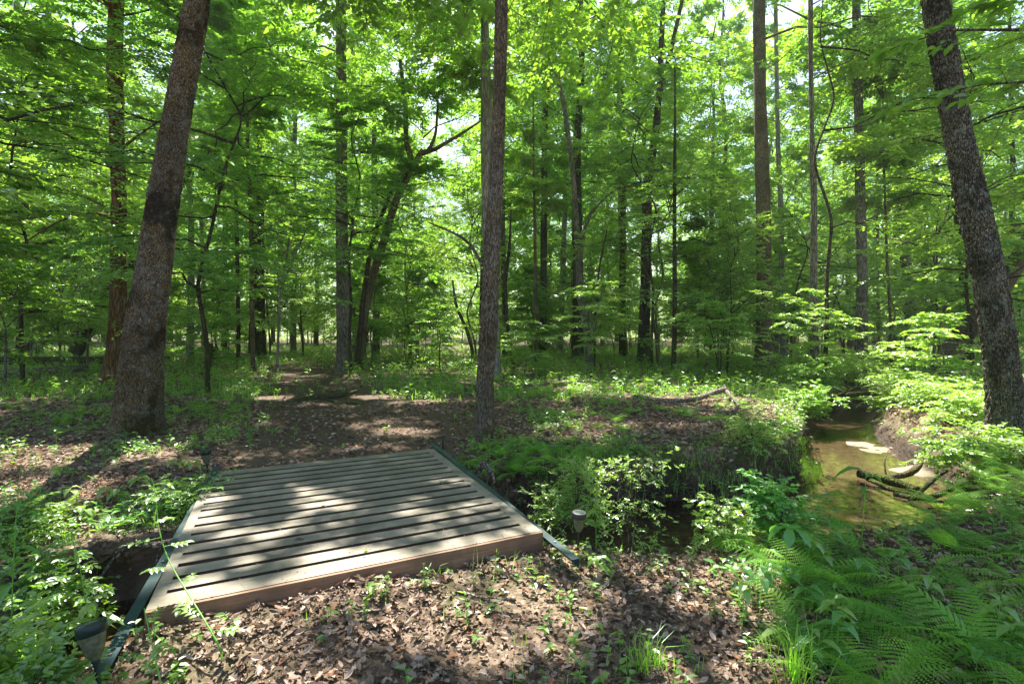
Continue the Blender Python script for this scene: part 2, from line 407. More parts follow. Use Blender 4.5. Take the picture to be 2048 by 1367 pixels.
# water
m, nt, out = newmat('stream_water'); L = nt.links
tc = nt.nodes.new('ShaderNodeTexCoord')
n1 = tex(nt, 'Noise', 5, tc.outputs['Object'], 3); n1.inputs['Distortion'].default_value = .6
bp = nt.nodes.new('ShaderNodeBump'); bp.inputs['Strength'].default_value = .12; bp.inputs['Distance'].default_value = .05; L.new(n1.outputs[0], bp.inputs['Height'])
tr = nt.nodes.new('ShaderNodeBsdfTransparent'); tr.inputs[0].default_value = (.62, .56, .47, 1)
gl = nt.nodes.new('ShaderNodeBsdfGlossy'); gl.inputs['Roughness'].default_value = .03; L.new(bp.outputs[0], gl.inputs['Normal'])
fr = nt.nodes.new('ShaderNodeFresnel'); fr.inputs[0].default_value = 1.33; L.new(bp.outputs[0], fr.inputs['Normal'])
mx = nt.nodes.new('ShaderNodeMixShader'); L.new(mth(nt, 'MULTIPLY', fr.outputs[0], 1.7, True), mx.inputs[0]); L.new(tr.outputs[0], mx.inputs[1]); L.new(gl.outputs[0], mx.inputs[2]); L.new(mx.outputs[0], out.inputs[0])
mb = MB(); mb.add([(-28, -2, WATER_Z), (38, -2, WATER_Z), (38, 20, WATER_Z), (-28, 20, WATER_Z)], [(0, 1, 2, 3)])
tag(mb.obj('stream', m), kind='structure')

# ------------------------------------------------------------------ sunlight gaps in the canopy
# (x, y, rx, ry): places on the level z=0 that the sun reaches through holes in the crowns
def gsun(x, y, z): return (x - SUN[0] / SUN[2] * z, y - SUN[1] / SUN[2] * z)
GAPS = [(-.12, 2.78, .5, .34), (.3, 3.05, .3, .2), (1.2, 3.15, .42, .3), (-1.4, 2.42, .35, .2), (-.95, 2.95, .3, .12), (.45, 3.4, .35, .15), (.9, 2.3, .2, .12), (-.9, 2.1, .2, .1),
        (-5.4, 6.1, 1.2, .5), (-4.3, 4.7, .5, .35), (-3.25, 3.9, .45, .2), (-1.55, 7.8, .3, .1), (-2.9, 11.8, .6, .25), (-5, 11.5, .7, .25), (-1.9, 11.0, .5, .2), (-2.7, 3.2, .35, .3),
        (*gsun(6.3, 9.8, -.55), 1.3, 1.0), (*gsun(6.4, 8.2, .5), 1.6, 1.2), (*gsun(8, 10.5, .6), 2, 1.5), (*gsun(1.15, 4.7, .6), .5, .35), (*gsun(1.1, 4.6, .2), .4, .3),
        (*gsun(2.4, 16, 1.5), 1.6, 1.2), (6, 12.5, 1.6, .8), (3.2, 12.2, .9, .4), (4.0, 11.2, .8, .4), (*gsun(8.8, 9, 4), 1.8, 1.8), (*gsun(7.5, 14, 7), 2, 1.6), (10, 14, 2, 1.5), (4.6, 8.6, .5, .5)]
def gap_keep(P, rng, holes_only=False):
    """which foliage points stay, so that the gaps above stay open"""
    gx, gy = gsun(P[:, 0], P[:, 1], P[:, 2])
    keep = np.ones(len(P), bool)
    wob = .35 * n2(gx, gy, 3.0, 2, 91)
    for (cx, cy_, rx, ry) in GAPS:
        r = np.sqrt(((gx - cx) / (rx + .14)) ** 2 + ((gy - cy_) / (ry + .14)) ** 2)
        keep &= ~(r + wob < 1.0)
    if holes_only: return keep
    # dappled light on the footbridge: many small holes
    u = (gx + 1.76) * .89 + (gy - 2.52) * .456; v = -(gx + 1.76) * .456 + (gy - 2.52) * .89
    deck = (u > -.3) & (u < 2.7) & (v > -.2) & (v < 2.0 - .25 * u)
    dn = n2(gx * 1.0, gy * 1.3, 3.9, 2, 95)
    keep &= ~(deck & (dn > .10))
    # small flecks of light all over the floor
    fl = n2(gx, gy, 1.1, 2, 96)
    keep &= ~(fl > .62)
    return keep

# ------------------------------------------------------------------ trees
def crown_geo(axis, z0, z1, R, nl, ns, nt_, nf, leaf, rng, e0=.5, flat=.2, low=0.6, sub=.5, azr=None, leaf_w=.55, size_j=.25, habit=0):
    """returns limb tubes, branch tubes and leaves of one crown in scene units"""
    limbs = []; lr = []
    zz = z0 + (z1 - z0) * np.clip((np.arange(nl) + rng.random(nl)) / nl + rng.normal(0, .05, nl), 0, 1)
    for i, z in enumerate(zz):
        t = (z - z0) / (z1 - z0)
        prof = (low + (1 - low) * math.sin(min(1, t * 1.6) * math.pi / 2)) * (1 - .75 * max(0, (t - .55) / .45) ** 1.5)
        if habit: prof = .4 + .6 * math.sin(math.pi * min(1, .12 + t * .95))
        ln = R * prof * rng.choice([.45, .7, .9, 1.05, 1.25]) * rng.uniform(.85, 1.1)
        az = i * 2.39996 + rng.uniform(-.4, .4) if azr is None else rng.uniform(*azr)
        e = e0 * rng.uniform(.0, 1.8) * (.6 + .8 * t)
        n = 7; s = np.linspace(0, 1, n)
        hx = np.array([math.cos(az), math.sin(az), 0]); bend = rng.uniform(-.35, .35)
        sx = np.array([-hx[1], hx[0], 0])
        p = axis(z)[None] + s[:, None] * ln * math.cos(e) * hx + (s ** 2)[:, None] * ln * bend * sx
        p = p + np.array([0, 0, 1.]) * (ln * (math.sin(e) * s - .18 * s ** 2))[:, None]
        p[1:] += rng.normal(0, .035 * ln / 2, (n - 1, 3))
        limbs.append(p); lr.append(np.linspace(.0065 * ln + .005, .003, n))
    limbs = np.array(limbs); lr = np.array(lr)
    # branches off the limbs
    K = nl * ns
    li = np.repeat(np.arange(nl), ns); tt = np.tile(np.linspace(.22, .98, ns), nl) + rng.uniform(-.04, .04, K); tt = np.clip(tt, .12, .995)
    f = tt * 6; i0 = np.minimum(f.astype(int), 5); fr = (f - i0)[:, None]
    org = limbs[li, i0] * (1 - fr) + limbs[li, i0 + 1] * fr
    d = nrm(limbs[li, i0 + 1] - limbs[li, i0])
    up = np.array([0, 0, 1.]); sd_ = nrm(np.cross(d, np.broadcast_to(up, d.shape)))
    sg = np.where((np.arange(K) % 2) == 0, 1., -1.)[:, None]
    ang = rng.uniform(.6, 1.2, K)[:, None]
    bd = nrm(d * np.cos(ang) + sg * sd_ * np.sin(ang) + up * rng.normal(.04, flat, K)[:, None])
    tot = np.linalg.norm(limbs[:, -1] - limbs[:, 0], axis=1)[li]
    bl = tot * sub * (1.05 - .65 * tt) * rng.uniform(.6, 1.2, K) + .15
    s = np.linspace(0, 1, 4)
    bp_ = org[:, None] + bd[:, None] * (bl[:, None] * s)[..., None] - up * (bl[:, None] * .12 * s ** 2)[..., None]
    br = np.linspace(1, .3, 4)[None] * (.0025 + .004 * bl[:, None])
    # twigs
    J = K * nt_
    bi = np.repeat(np.arange(K), nt_); t2 = np.tile(np.linspace(.15, 1, nt_), K) + rng.uniform(-.06, .06, J); t2 = np.clip(t2, .05, 1)
    to = org[bi] + bd[bi] * (bl[bi] * t2)[:, None] - up * (bl[bi] * .12 * t2 ** 2)[:, None]
    sd2 = nrm(np.cross(bd[bi], np.broadcast_to(up, (J, 3))))
    sg2 = np.where((np.arange(J) % 2) == 0, 1., -1.)[:, None]; a2 = rng.uniform(.3, 1.1, J)[:, None]
    td = nrm(bd[bi] * np.cos(a2) + sg2 * sd2 * np.sin(a2) + up * rng.normal(0, flat, J)[:, None])
    tl = np.clip(bl[bi] * .5 * (1.2 - .6 * t2), leaf * 2.0, leaf * 6) * rng.uniform(.7, 1.2, J)
    return limbs, lr, bp_, br, to, td, tl
def twig_leaves(to, td, tl, nf, leaf, rng, ang=.9, tilt=.28, droop=.22, size_j=.25):
    J = len(to)
    if J == 0: z = np.zeros((0, 3)); return z, z, z, np.zeros(0)
    up = np.array([0, 0, 1.])
    t = np.tile((np.arange(nf) + .6) / nf, J) + rng.uniform(-.04, .04, J * nf)
    k = np.repeat(np.arange(J), nf)
    b = nrm(np.cross(td, np.broadcast_to(up, td.shape)))[k]
    P = to[k] + td[k] * (tl[k] * t)[:, None] - up * (tl[k] * droop * t ** 2)[:, None]
    sg = np.where(np.arange(J * nf) % 2 == 0, 1., -1.)[:, None]
    a = ang * (1 - .75 * (t > .93)) * rng.uniform(.8, 1.2, J * nf)
    A = td[k] * np.cos(a)[:, None] + sg * b * np.sin(a)[:, None] - up * rng.normal(.12, .2, J * nf)[:, None]
    N = up + rng.normal(0, tilt, (J * nf, 3)) + .15 * td[k]
    L_ = leaf * rng.uniform(1 - size_j, 1 + size_j, J * nf)
    return P, A, N, L_
def make_tree_crown(name, axis, rng, z0, z1, R, nl, ns, nt_, nf, leaf, mleaf, mbark, parent=None, carve=True, origin=(0, 0, 0), detail=1, leaf_w=.58, e0=.5, flat=.2, low=.6, azr=None, minz=-9, tilt=.28, thin=0.0, habit=0):
    limbs, lr, bp_, br, to, td, tl = crown_geo(axis, z0, z1, R, nl, ns, nt_, nf, leaf, rng, e0, flat, low, azr=azr, habit=habit)
    if carve:         # no limb crosses a hole
        lk = gap_keep(limbs.reshape(-1, 3), rng, True).reshape(nl, -1)[:, 1:].sum(1) >= 5
        k1 = np.repeat(lk, ns); k2 = np.repeat(k1, nt_); limbs, lr, bp_, br, to, td, tl = limbs[lk], lr[lk], bp_[k1], br[k1], to[k2], td[k2], tl[k2]
    if thin > 0:
        k = rng.random(len(to)) > thin; to, td, tl = to[k], td[k], tl[k]
    if carve:
        k = gap_keep(to + td * tl[:, None] * .5, rng) | (to[:, 2] < minz); to, td, tl = to[k], td[k], tl[k]
        k = gap_keep(bp_[:, 2], rng) | (bp_[:, 0, 2] < minz); bp_, br = bp_[k], br[k]
    P, A, N, L_ = twig_leaves(to, td, tl, nf, leaf, rng, tilt=tilt)
    if carve:
        k = gap_keep(P, rng) | (P[:, 2] < minz); P, A, N, L_ = P[k], A[k], N[k], L_[k]
    o = np.array(origin); mb = MB()
    tubes(mb, limbs - o, lr, 6, 1); tubes(mb, bp_ - o, br, 4, 1)
    if detail > 1: tubes(mb, np.stack([to, to + td * tl[:, None] - np.array([0, 0, .22]) * tl[:, None]], 1) - o, np.tile([.003, .0015], (len(to), 1)), 3, 1)
    leaves(mb, P - o, A, N, L_, L_ * leaf_w, 0, detail, curl=.12)
    return mb.obj(name, [mleaf, mbark], parent), len(P)

def interp_axis(pts):
    pts = np.array(pts)
    def f(z):
        z = np.asarray(z, float)
        return np.stack([np.interp(z, pts[:, 2], pts[:, 0]), np.interp(z, pts[:, 2], pts[:, 1]), z], -1)
    return f
def trunk_mesh(mb, path, rad, nth, dz, amp=0.0, cell=20.0, zs=.35, flare=0.0, seed=0, mat=0, ribs=0.0):
    """trunk from a list of points and radii with rough bark relief"""
    path = np.array(path, float); rad = np.array(rad, float)
    seg = np.concatenate([[0], np.cumsum(np.linalg.norm(np.diff(path, axis=0), axis=1))])
    n = max(8, int(seg[-1] / dz)); s = np.linspace(0, seg[-1], n)
    # smooth interpolation of the path
    def sm(v):
        o = np.interp(s, seg, v); k = max(3, n // 14) | 1; w = np.hanning(k + 2)[1:-1]; w /= w.sum()
        pad = np.concatenate([2 * o[0] - o[1:k // 2 + 1][::-1], o, 2 * o[-1] - o[-k // 2:-1][::-1]])
        return np.convolve(pad, w, 'valid')[:n] if len(pad) >= n + k - 1 else o
    C = np.stack([sm(path[:, 0]), sm(path[:, 1]), np.interp(s, seg, path[:, 2])], -1); r = sm(rad)
    T = nrm(np.gradient(C, axis=0)); ref = np.array([0, 1., 0]) if abs(T[:, 1]).mean() < .8 else np.array([1., 0, 0])
    B = nrm(np.cross(np.broadcast_to(ref, T.shape), T)); N = np.cross(T, B)
    a = np.linspace(0, 2 * np.pi, nth, endpoint=False)
    dirv = B[:, None] * np.cos(a)[None, :, None] + N[:, None] * np.sin(a)[None, :, None]
    rr = np.repeat(r[:, None], nth, 1)
    zrel = (C[:, 2] - C[0, 2])[:, None]
    base = np.stack([np.cos(a)[None] * rr, np.sin(a)[None] * rr, np.repeat(s[:, None], nth, 1)], -1)
    if flare > 0:
        lob = .6 + .4 * np.cos(5 * a + seed) + .3 * np.cos(3 * a + 2 * seed)
        rr = rr * (1 + flare * lob[None] * np.exp(-np.maximum(zrel - .25, 0) / (.9 * rad[0])))
    low = vnoise((base * np.array([4, 4, 1.2])).reshape(-1, 3), seed).reshape(rr.shape) - .5
    rr = rr * (1 + .10 * low)
    crack = np.zeros_like(rr)
    if amp > 0:
        p = (base * np.array([cell, cell, cell * zs])).reshape(-1, 3)
        p = p + (np.stack([vnoise(p * .5, seed + 3), vnoise(p * .5, seed + 4), vnoise(p * .5, seed + 5)], -1) - .5) * .9
        d1, d2 = worley(p, seed)
        c = np.clip((d2 - d1) * 2.2, 0, 1).reshape(rr.shape)
        fine = vnoise(p * 3, seed + 9).reshape(rr.shape)
        rr = rr + amp * (np.sqrt(c) - .6) + amp * .3 * (fine - .5)
    V = C[:, None] + dirv * rr[..., None]
    idx = np.arange(n * nth).reshape(n, nth)
    q = np.stack([idx[:-1], np.roll(idx, -1, 1)[:-1], np.roll(idx, -1, 1)[1:], idx[1:]], -1).reshape(-1, 4)
    mb.add(V, q, mat, True)
    return C, r
def from_px(pts, d, topz=None, lean=.6):
    """pixel path (x, y, width) at distance d -> path and radii; continues above the picture to topz"""
    P = [P3(x, y, d) for x, y, w in pts]; r = [w / F * d / 2 * math.cos(math.atan((x - 1024) / F)) for x, y, w in pts]
    g = float(ground(P[0][0], P[0][1]))
    b = P[0].copy(); dz = P[0][2] - (g - .3)
    if P[0][2] > g - .25:
        b[2] = g - .3; P.insert(0, b); r.insert(0, r[0] * 1.04)
    if topz is not None and topz > P[-1][2]:
        e = P[-1]; sl = (P[-1] - P[-2]) / (P[-1][2] - P[-2][2]) * lean
        nst = 5; h0 = e[2]; r0 = r[-1]
        for k in range(1, nst + 1):
            z = h0 + (topz - h0) * k / nst
            P.append(e + sl * (z - h0) * (1 - .3 * k / nst)); P[-1][2] = z; r.append(r0 * (1 - .85 * k / nst))
    return P, r
TREES = []
def tree(name, label, px, d, topz, bark, leafm=None, crown=None, nth=14, dz=.35, amp=0, cell=20, zs=.35, flare=.35, seed=1, limbs=(), cat='tree', group=None, lean=.6, extra=None):
    P, r = from_px(px, d, topz, lean)
    org = np.array([P[0][0], P[0][1], float(ground(P[0][0], P[0][1]))])
    t = thing(name, label, cat, org, 0, group)
    mb = MB(); C, rad = trunk_mesh(mb, np.array(P) - org, r, nth, dz, amp, cell, zs, flare, seed)
    for lb in limbs:          # visible limbs given as pixel paths (x, y, width)
        LP = np.array([P3(x, y, d + dd) for x, y, w, dd in lb]) - org; LR = [w / F * d / 2 * math.cos(math.atan((x - 1024) / F)) for x, y, w, dd in lb]
        trunk_mesh(mb, LP, LR, 8, .2, 0, seed=seed)
    mb.obj('trunk', M[bark], t)
    rng = np.random.default_rng(seed * 101 + 5)
    ax = interp_axis(P)
    if crown is not None:
        for cw in (crown if isinstance(crown, list) else [crown]):
            make_tree_crown('crown', ax, rng, mleaf=M[leafm or 'leaf'], mbark=M[bark], parent=t, origin=org, **cw)
    TREES.append((org[0], org[1])); return t
HI = dict(z0=8, z1=17, R=5.4, nl=32, ns=11, nt_=8, nf=11, leaf=.15, flat=.38, tilt=.5)
def hi(**k): c = dict(HI); c.update(k); return c

tree('oak_tree', 'thick grey barked trunk leaning right with black patches behind the bridge', [(272, 885, 108), (278, 780, 97), (290, 649, 86), (308, 539, 73), (326, 400, 67), (351, 250, 58), (396, 0, 52)], 7.3, 17,
     'bark_oak', 'leaf', [hi(z0=8.0, z1=18, nl=50, ns=12, R=6.5), hi(z0=8.5, z1=15, nl=20, ns=12, R=6.5, azr=(.7, 2.3))], 260, .011, .017, 34, .38, .34, 3, lean=.35)
tree('oak_tree', 'thick deeply ridged trunk leaning left at the right edge above the ferns', [(2018, 885, 88), (2010, 800, 79), (1999, 682, 73), (1976, 541, 70), (1944, 400, 66), (1912, 250, 59), (1870, 0, 57)], 7.3, 17,
     'bark_ridge', 'leaf_light', hi(z0=8.5, z1=18, nl=44, ns=12, R=6.5), 260, .011, .028, 27, .34, .25, 9, lean=.35)
tree('maple_tree', 'straight brown trunk standing right behind the far end of the bridge', [(969, 880, 40), (970, 750, 33), (979, 650, 34), (984, 500, 33), (993, 350, 27), (1000, 150, 26), (1003, 0, 25)], 7.3, 15,
     'bark_brown', 'leaf', [hi(z0=7.5, z1=17, nl=44, ns=12, R=6), hi(z0=8, z1=14, nl=20, ns=12, R=6.5, azr=(.1, 2.9))], 140, .016, .011, 40, .25, .5, 5, limbs=[[(966, 530, 7, 0), (935, 480, 6, .1), (900, 462, 5, .3), (860, 446, 3, .6)]])
tree('cedar_tree', 'reddish brown stringy barked trunk just left of the thick grey one', [(220, 772, 50), (232, 700, 40), (237, 620, 37), (236, 540, 34), (238, 400, 32), (234, 280, 30), (229, 130, 34), (232, 0, 32)], 14.2, 17,
     'bark_red', 'leaf_deep', hi(z0=9, z1=17), 48, .06, .02, 16, .15, .25, 11,
     limbs=[[(236, 350, 10, 0), (190, 300, 7, -.5), (120, 262, 5, -1), (40, 235, 3, -1.5)], [(236, 440, 9, 0), (190, 425, 7, -.4), (120, 440, 5, -.8), (40, 490, 3, -1.4)], [(238, 300, 8, 0), (290, 262, 5, .3), (330, 235, 3, .5)]])
tree('tulip_tree', 'straight mid grey trunk left of the forked leaning pair', [(689, 745, 34), (687, 650, 28), (684, 500, 25), (683, 400, 24), (683, 250, 22), (682, 0, 20)], 18.5, 20,
     'bark_grey', 'leaf', hi(z0=8.5, z1=20, nl=30), 40, .08, .012, 18, .3, .5, 13)
tree('ash_tree', 'dark trunk leaning right that forks into two limbs high up', [(716, 725, 21), (727, 640, 18), (742, 560, 17), (765, 490, 16), (792, 400, 15), (826, 330, 13), (846, 300, 10)], 19.5, None,
     'bark_brown', 'leaf', [hi(z0=6.8, z1=13, R=3.6, nl=20, leaf=.13)], 20, .1, .01, 18, .3, .3, 15,
     limbs=[[(826, 328, 14, 0), (812, 285, 11, 0), (812, 220, 9, 0), (800, 120, 7, 0)], [(838, 308, 13, 0), (872, 298, 9, 0), (925, 266, 6, 0), (980, 230, 3, 0)], [(858, 300, 9, 0), (872, 270, 6, 0), (876, 200, 4, 0)]])
tree('ash_tree', 'slender dark stem leaning right beside the forked leaning trunk', [(716, 715, 12), (724, 620, 11), (734, 540, 10), (748, 470, 9), (780, 390, 8), (806, 345, 7), (826, 318, 5)], 19.2, None,
     'bark_dark', None, None, 10, .2, seed=16)
tree('birch_tree', 'pale whitish trunk rising directly behind the straight brown one', [(990, 742, 26), (984, 600, 25), (977, 480, 25), (975, 400, 24), (973, 250, 23), (971, 100, 19), (968, 0, 14)], 16.5, 19,
     'bark_pale', 'leaf_light', hi(z0=9, z1=19, R=4), 26, .12, .008, 16, .3, .3, 17)
tree('poplar_tree', 'largest straight dark trunk with flared roots left of the stream bend', [(1525, 748, 46), (1527, 715, 36), (1528, 650, 33), (1528, 550, 31), (1526, 400, 30), (1520, 200, 25), (1518, 0, 25)], 18.6, 21,
     'bark_brown', 'leaf', hi(z0=9, z1=21, nl=28), 60, .06, .012, 18, .2, .55, 19)
tree('beech_tree', 'knobbly grey brown trunk on the stream bank right of the flared one', [(1630, 765, 24), (1628, 650, 17), (1627, 560, 15), (1628, 400, 13), (1626, 320, 15), (1624, 280, 10), (1621, 100, 10), (1621, 0, 10)], 15.3, 16,
     'bark_grey', 'leaf_light', hi(z0=6.8, z1=16, R=3.6, nl=20), 20, .1, .012, 14, .5, .4, 21)
tree('hickory_tree', 'straight grey trunk with shaggy base at the stream bend', [(1721, 750, 30), (1723, 650, 26), (1725, 550, 23), (1721, 420, 22), (1717, 200, 19), (1712, 0, 17)], 18.4, 20,
     'bark_grey', 'leaf', hi(z0=9, z1=20, nl=26), 30, .08, .014, 16, .2, .3, 23, limbs=[[(1716, 70, 9, 0), (1670, 50, 7, 0), (1620, 40, 5, 0), (1560, 10, 3, 0)]])
tree('maple_tree', 'slim curving trunk bowed left near the sunlit sapling', [(1180, 735, 15), (1172, 650, 15), (1161, 600, 14), (1156, 500, 12), (1150, 400, 11), (1144, 325, 10), (1129, 215, 9), (1104, 100, 8), (1084, 20, 6)], 21, None,
     'bark_grey', 'leaf', [hi(z0=8, z1=13.5, R=3, nl=14, leaf=.12)], 14, .15, seed=25, limbs=[[(1162, 520, 8, 0), (1168, 460, 7, 0), (1182, 425, 6, 0), (1210, 395, 5, 0), (1249, 368, 3, 0)]])
tree('oak_tree', 'straight dark trunk that forks near the top of the view right of centre', [(1287, 728, 28), (1289, 640, 22), (1293, 500, 20), (1294, 400, 20), (1298, 340, 18), (1311, 270, 16), (1319, 180, 13), (1324, 60, 11), (1327, 0, 9)], 24, 20,
     'bark_dark', 'leaf', hi(z0=9, z1=20, leaf=.16), 20, .12, seed=27, limbs=[[(1319, 190, 12, 0), (1340, 110, 10, 0), (1360, 20, 8, 0), (1378, -60, 5, 0)]])
tree('hemlock_sapling', 'thin dark pole of a young tree with level branches of dark leaves', [(1347, 744, 11), (1350, 600, 10), (1349, 500, 9), (1349, 400, 8), (1350, 250, 6), (1350, 130, 3)], 18.5, None,
     'bark_dark', 'leaf', dict(z0=.9, z1=10, R=2.4, nl=20, ns=7, nt_=6, nf=8, leaf=.1, e0=.3, flat=.18, low=.9, minz=6), 10, .2, seed=29)
for i, (nm, lb, pts, d, tz, bk, R) in enumerate([
    ('oak_tree', 'grey trunk right of the shaggy one, narrowing upward between leafy sprays', [(1827, 716, 30), (1818, 600, 24), (1806, 450, 22), (1800, 350, 20), (1784, 150, 18), (1774, 0, 16)], 28, 24, 'bark_grey', 5),
    ('birch_tree', 'thin pale trunk just right of the flared one', [(1568, 732, 17), (1564, 600, 12), (1561, 400, 11), (1556, 300, 9), (1551, 0, 8)], 23.5, 20, 'bark_pale', 3.5),
    ('oak_tree', 'dark trunk half hidden beside the ridged one on the right', [(1934, 738, 22), (1930, 640, 20), (1925, 520, 19), (1905, 330, 17), (1895, 100, 14)], 22, 20, 'bark_dark', 5),
    ('poplar_tree', 'broad pale trunk deep in the wood at the far left', [(68, 675, 34), (64, 600, 31), (60, 546, 29), (48, 400, 27), (42, 250, 25)], 34, 24, 'bark_pale', 5),
    ('ironwood_tree', 'thin dark trunk in front of the broad pale one at far left', [(35, 728, 10), (37, 620, 9), (44, 480, 8), (47, 400, 8), (44, 200, 7)], 22, 14, 'bark_dark', 3),
    ('tulip_tree', 'dark straight trunk midway between the thick grey and mid grey ones', [(524, 716, 19), (522, 620, 16), (521, 400, 14), (521, 200, 13), (520, 0, 12)], 26, 22, 'bark_dark', 4),
    ('maple_tree', 'slim brown trunk just left of the dark straight one', [(506, 738, 10), (504, 600, 9), (502, 450, 9), (496, 300, 7), (492, 150, 5)], 19, 13, 'bark_brown', 2.6),
    ('maple_tree', 'short dark stem hanging among leaves left of the slim brown one', [(477, 715, 9), (476, 600, 8), (474, 480, 8), (470, 330, 6)], 25, 15, 'bark_dark', 2.6),
    ('tulip_tree', 'grey trunk behind the pale forked sapling', [(587, 690, 12), (587, 550, 11), (586, 400, 11), (590, 250, 9)], 35, 22, 'bark_grey', 4),
    ('poplar_tree', 'grey trunk just right of the mid grey one', [(711, 700, 14), (710, 560, 13), (708, 430, 12), (706, 300, 10)], 31, 22, 'bark_grey', 4),
    ('poplar_tree', 'hazy grey trunk seen between the two leaning stems', [(752, 700, 16), (753, 583, 14), (751, 450, 13), (749, 350, 12)], 30, 22, 'bark_grey', 4),
    ('oak_tree', 'straight dark trunk nearest right of the central brown one', [(1085, 698, 15), (1087, 550, 14), (1088, 400, 13), (1090, 220, 11), (1100, 100, 9)], 28, 21, 'bark_dark', 4.5),
    ('tulip_tree', 'pale grey trunk left of the slim curving one', [(1119, 705, 13), (1124, 600, 12), (1130, 400, 10), (1131, 300, 9)], 33, 22, 'bark_pale', 4),
    ('maple_tree', 'thin brown trunk between the central one and the dark straight one', [(1073, 730, 8), (1071, 600, 7), (1070, 480, 6), (1068, 380, 5)], 22, 13, 'bark_brown', 2.4),
    ('tulip_tree', 'slim grey trunk between the curving one and the forked dark one', [(1250, 712, 12), (1244, 560, 10), (1241, 470, 9), (1238, 300, 8)], 33, 22, 'bark_grey', 4),
    ('beech_tree', 'far grey trunk left of the shaggy one across the stream', [(1702, 708, 15), (1699, 640, 14), (1696, 500, 12), (1690, 350, 10)], 38, 22, 'bark_grey', 4),
    ('maple_tree', 'thin brown pole right of the shaggy trunk', [(1783, 742, 7), (1780, 620, 6), (1774, 520, 6), (1768, 330, 5)], 18.5, 12, 'bark_brown', 2.4),
    ('beech_tree', 'grey pole between the shaggy trunk and the thin brown pole', [(1757, 715, 9), (1756, 600, 8), (1755, 450, 7)], 30, 19, 'bark_grey', 3),
    ('maple_tree', 'slim trunk right of the ridged one at the picture edge', [(2020, 720, 14), (2022, 500, 13), (2026, 350, 12), (2020, 120, 11)], 25, 20, 'bark_dark', 4),
    ('maple_tree', 'grey trunk glimpsed right of the thick grey one', [(412, 690, 11), (408, 600, 9), (404, 500, 9), (400, 300, 8)], 36, 22, 'bark_grey', 4),
    ('ironwood_tree', 'small crooked stem right of the central brown trunk', [(1026, 726, 8), (1012, 630, 8), (1010, 560, 8), (1019, 500, 6), (1022, 420, 3)], 20, None, 'bark_dark', 0),
    ('ironwood_tree', 'wispy stem curving up beside the bowed slim trunk', [(1189, 700, 4), (1191, 640, 4), (1197, 540, 4), (1214, 460, 3)], 19, None, 'bark_dark', 0),
    ('ironwood_tree', 'bent brown stem half way between the leaning pair and the centre', [(945, 700, 7), (934, 660, 7), (912, 612, 6), (905, 560, 3)], 26, None, 'bark_brown', 0),
]):
    cw = None
    if R and d < 27: cw = hi(z0=min(9, tz * .5), z1=tz, R=R, nl=18, leaf=.15)
    tree(nm, lb, pts, d, tz, bk, ['leaf', 'leaf_light', 'leaf_deep'][i % 3], cw, 12, .25, seed=31 + i)
    if R and d >= 27: TREES[-1] = (TREES[-1][0], TREES[-1][1], tz, R, i)
# pale forked sapling
tree('forked_sapling', 'slender pale sapling forking at head height left of the mid grey trunk', [(554, 742, 6), (557, 660, 6), (560, 575, 6)], 19, None, 'bark_pale', 'leaf_light', dict(z0=2.6, z1=7, R=1.6, nl=16, ns=5, nt_=4, nf=8, leaf=.09), 8, .2, seed=71,
     limbs=[[(560, 578, 6, 0), (570, 530, 5, 0), (578, 484, 5, 0), (584, 420, 3, 0)], [(560, 578, 6, 0), (585, 520, 5, 0), (603, 480, 4, 0), (628, 430, 3, 0)]])

# ------------------------------------------------------------------ shared crowns and small trees
PROTO = []
def straight(z): z = np.asarray(z, float); return np.stack([0 * z, 0 * z, z], -1)
crown_protos = []
for k in range(6):
    rng = np.random.default_rng(900 + k)
    limbs_kw = dict(z0=-9, z1=8, R=4.8, nl=28, ns=10, nt_=9, nf=11, leaf=.145, low=.75, flat=.5, tilt=.6, thin=.15)
    o, _ = make_tree_crown('crown', straight, rng, mleaf=M[['leaf', 'leaf_light', 'leaf_deep'][k % 3]], mbark=M['bark_dark'], carve=False, **limbs_kw)
    me = o.data; bpy.data.objects.remove(o); crown_protos.append(me)
for t in TREES:
    pass
roots = [o for o in SC.objects if o.type == 'EMPTY']
for t, root in zip(TREES, roots):
    if len(t) > 2:
        o = bpy.data.objects.new('crown', crown_protos[t[4] % 6]); link(o, root)
        o.location = (0, 0, t[2] - 8); o.scale = (t[3] / 4.6,) * 2 + (1,); o.rotation_euler = (0, 0, t[4] * 1.3)

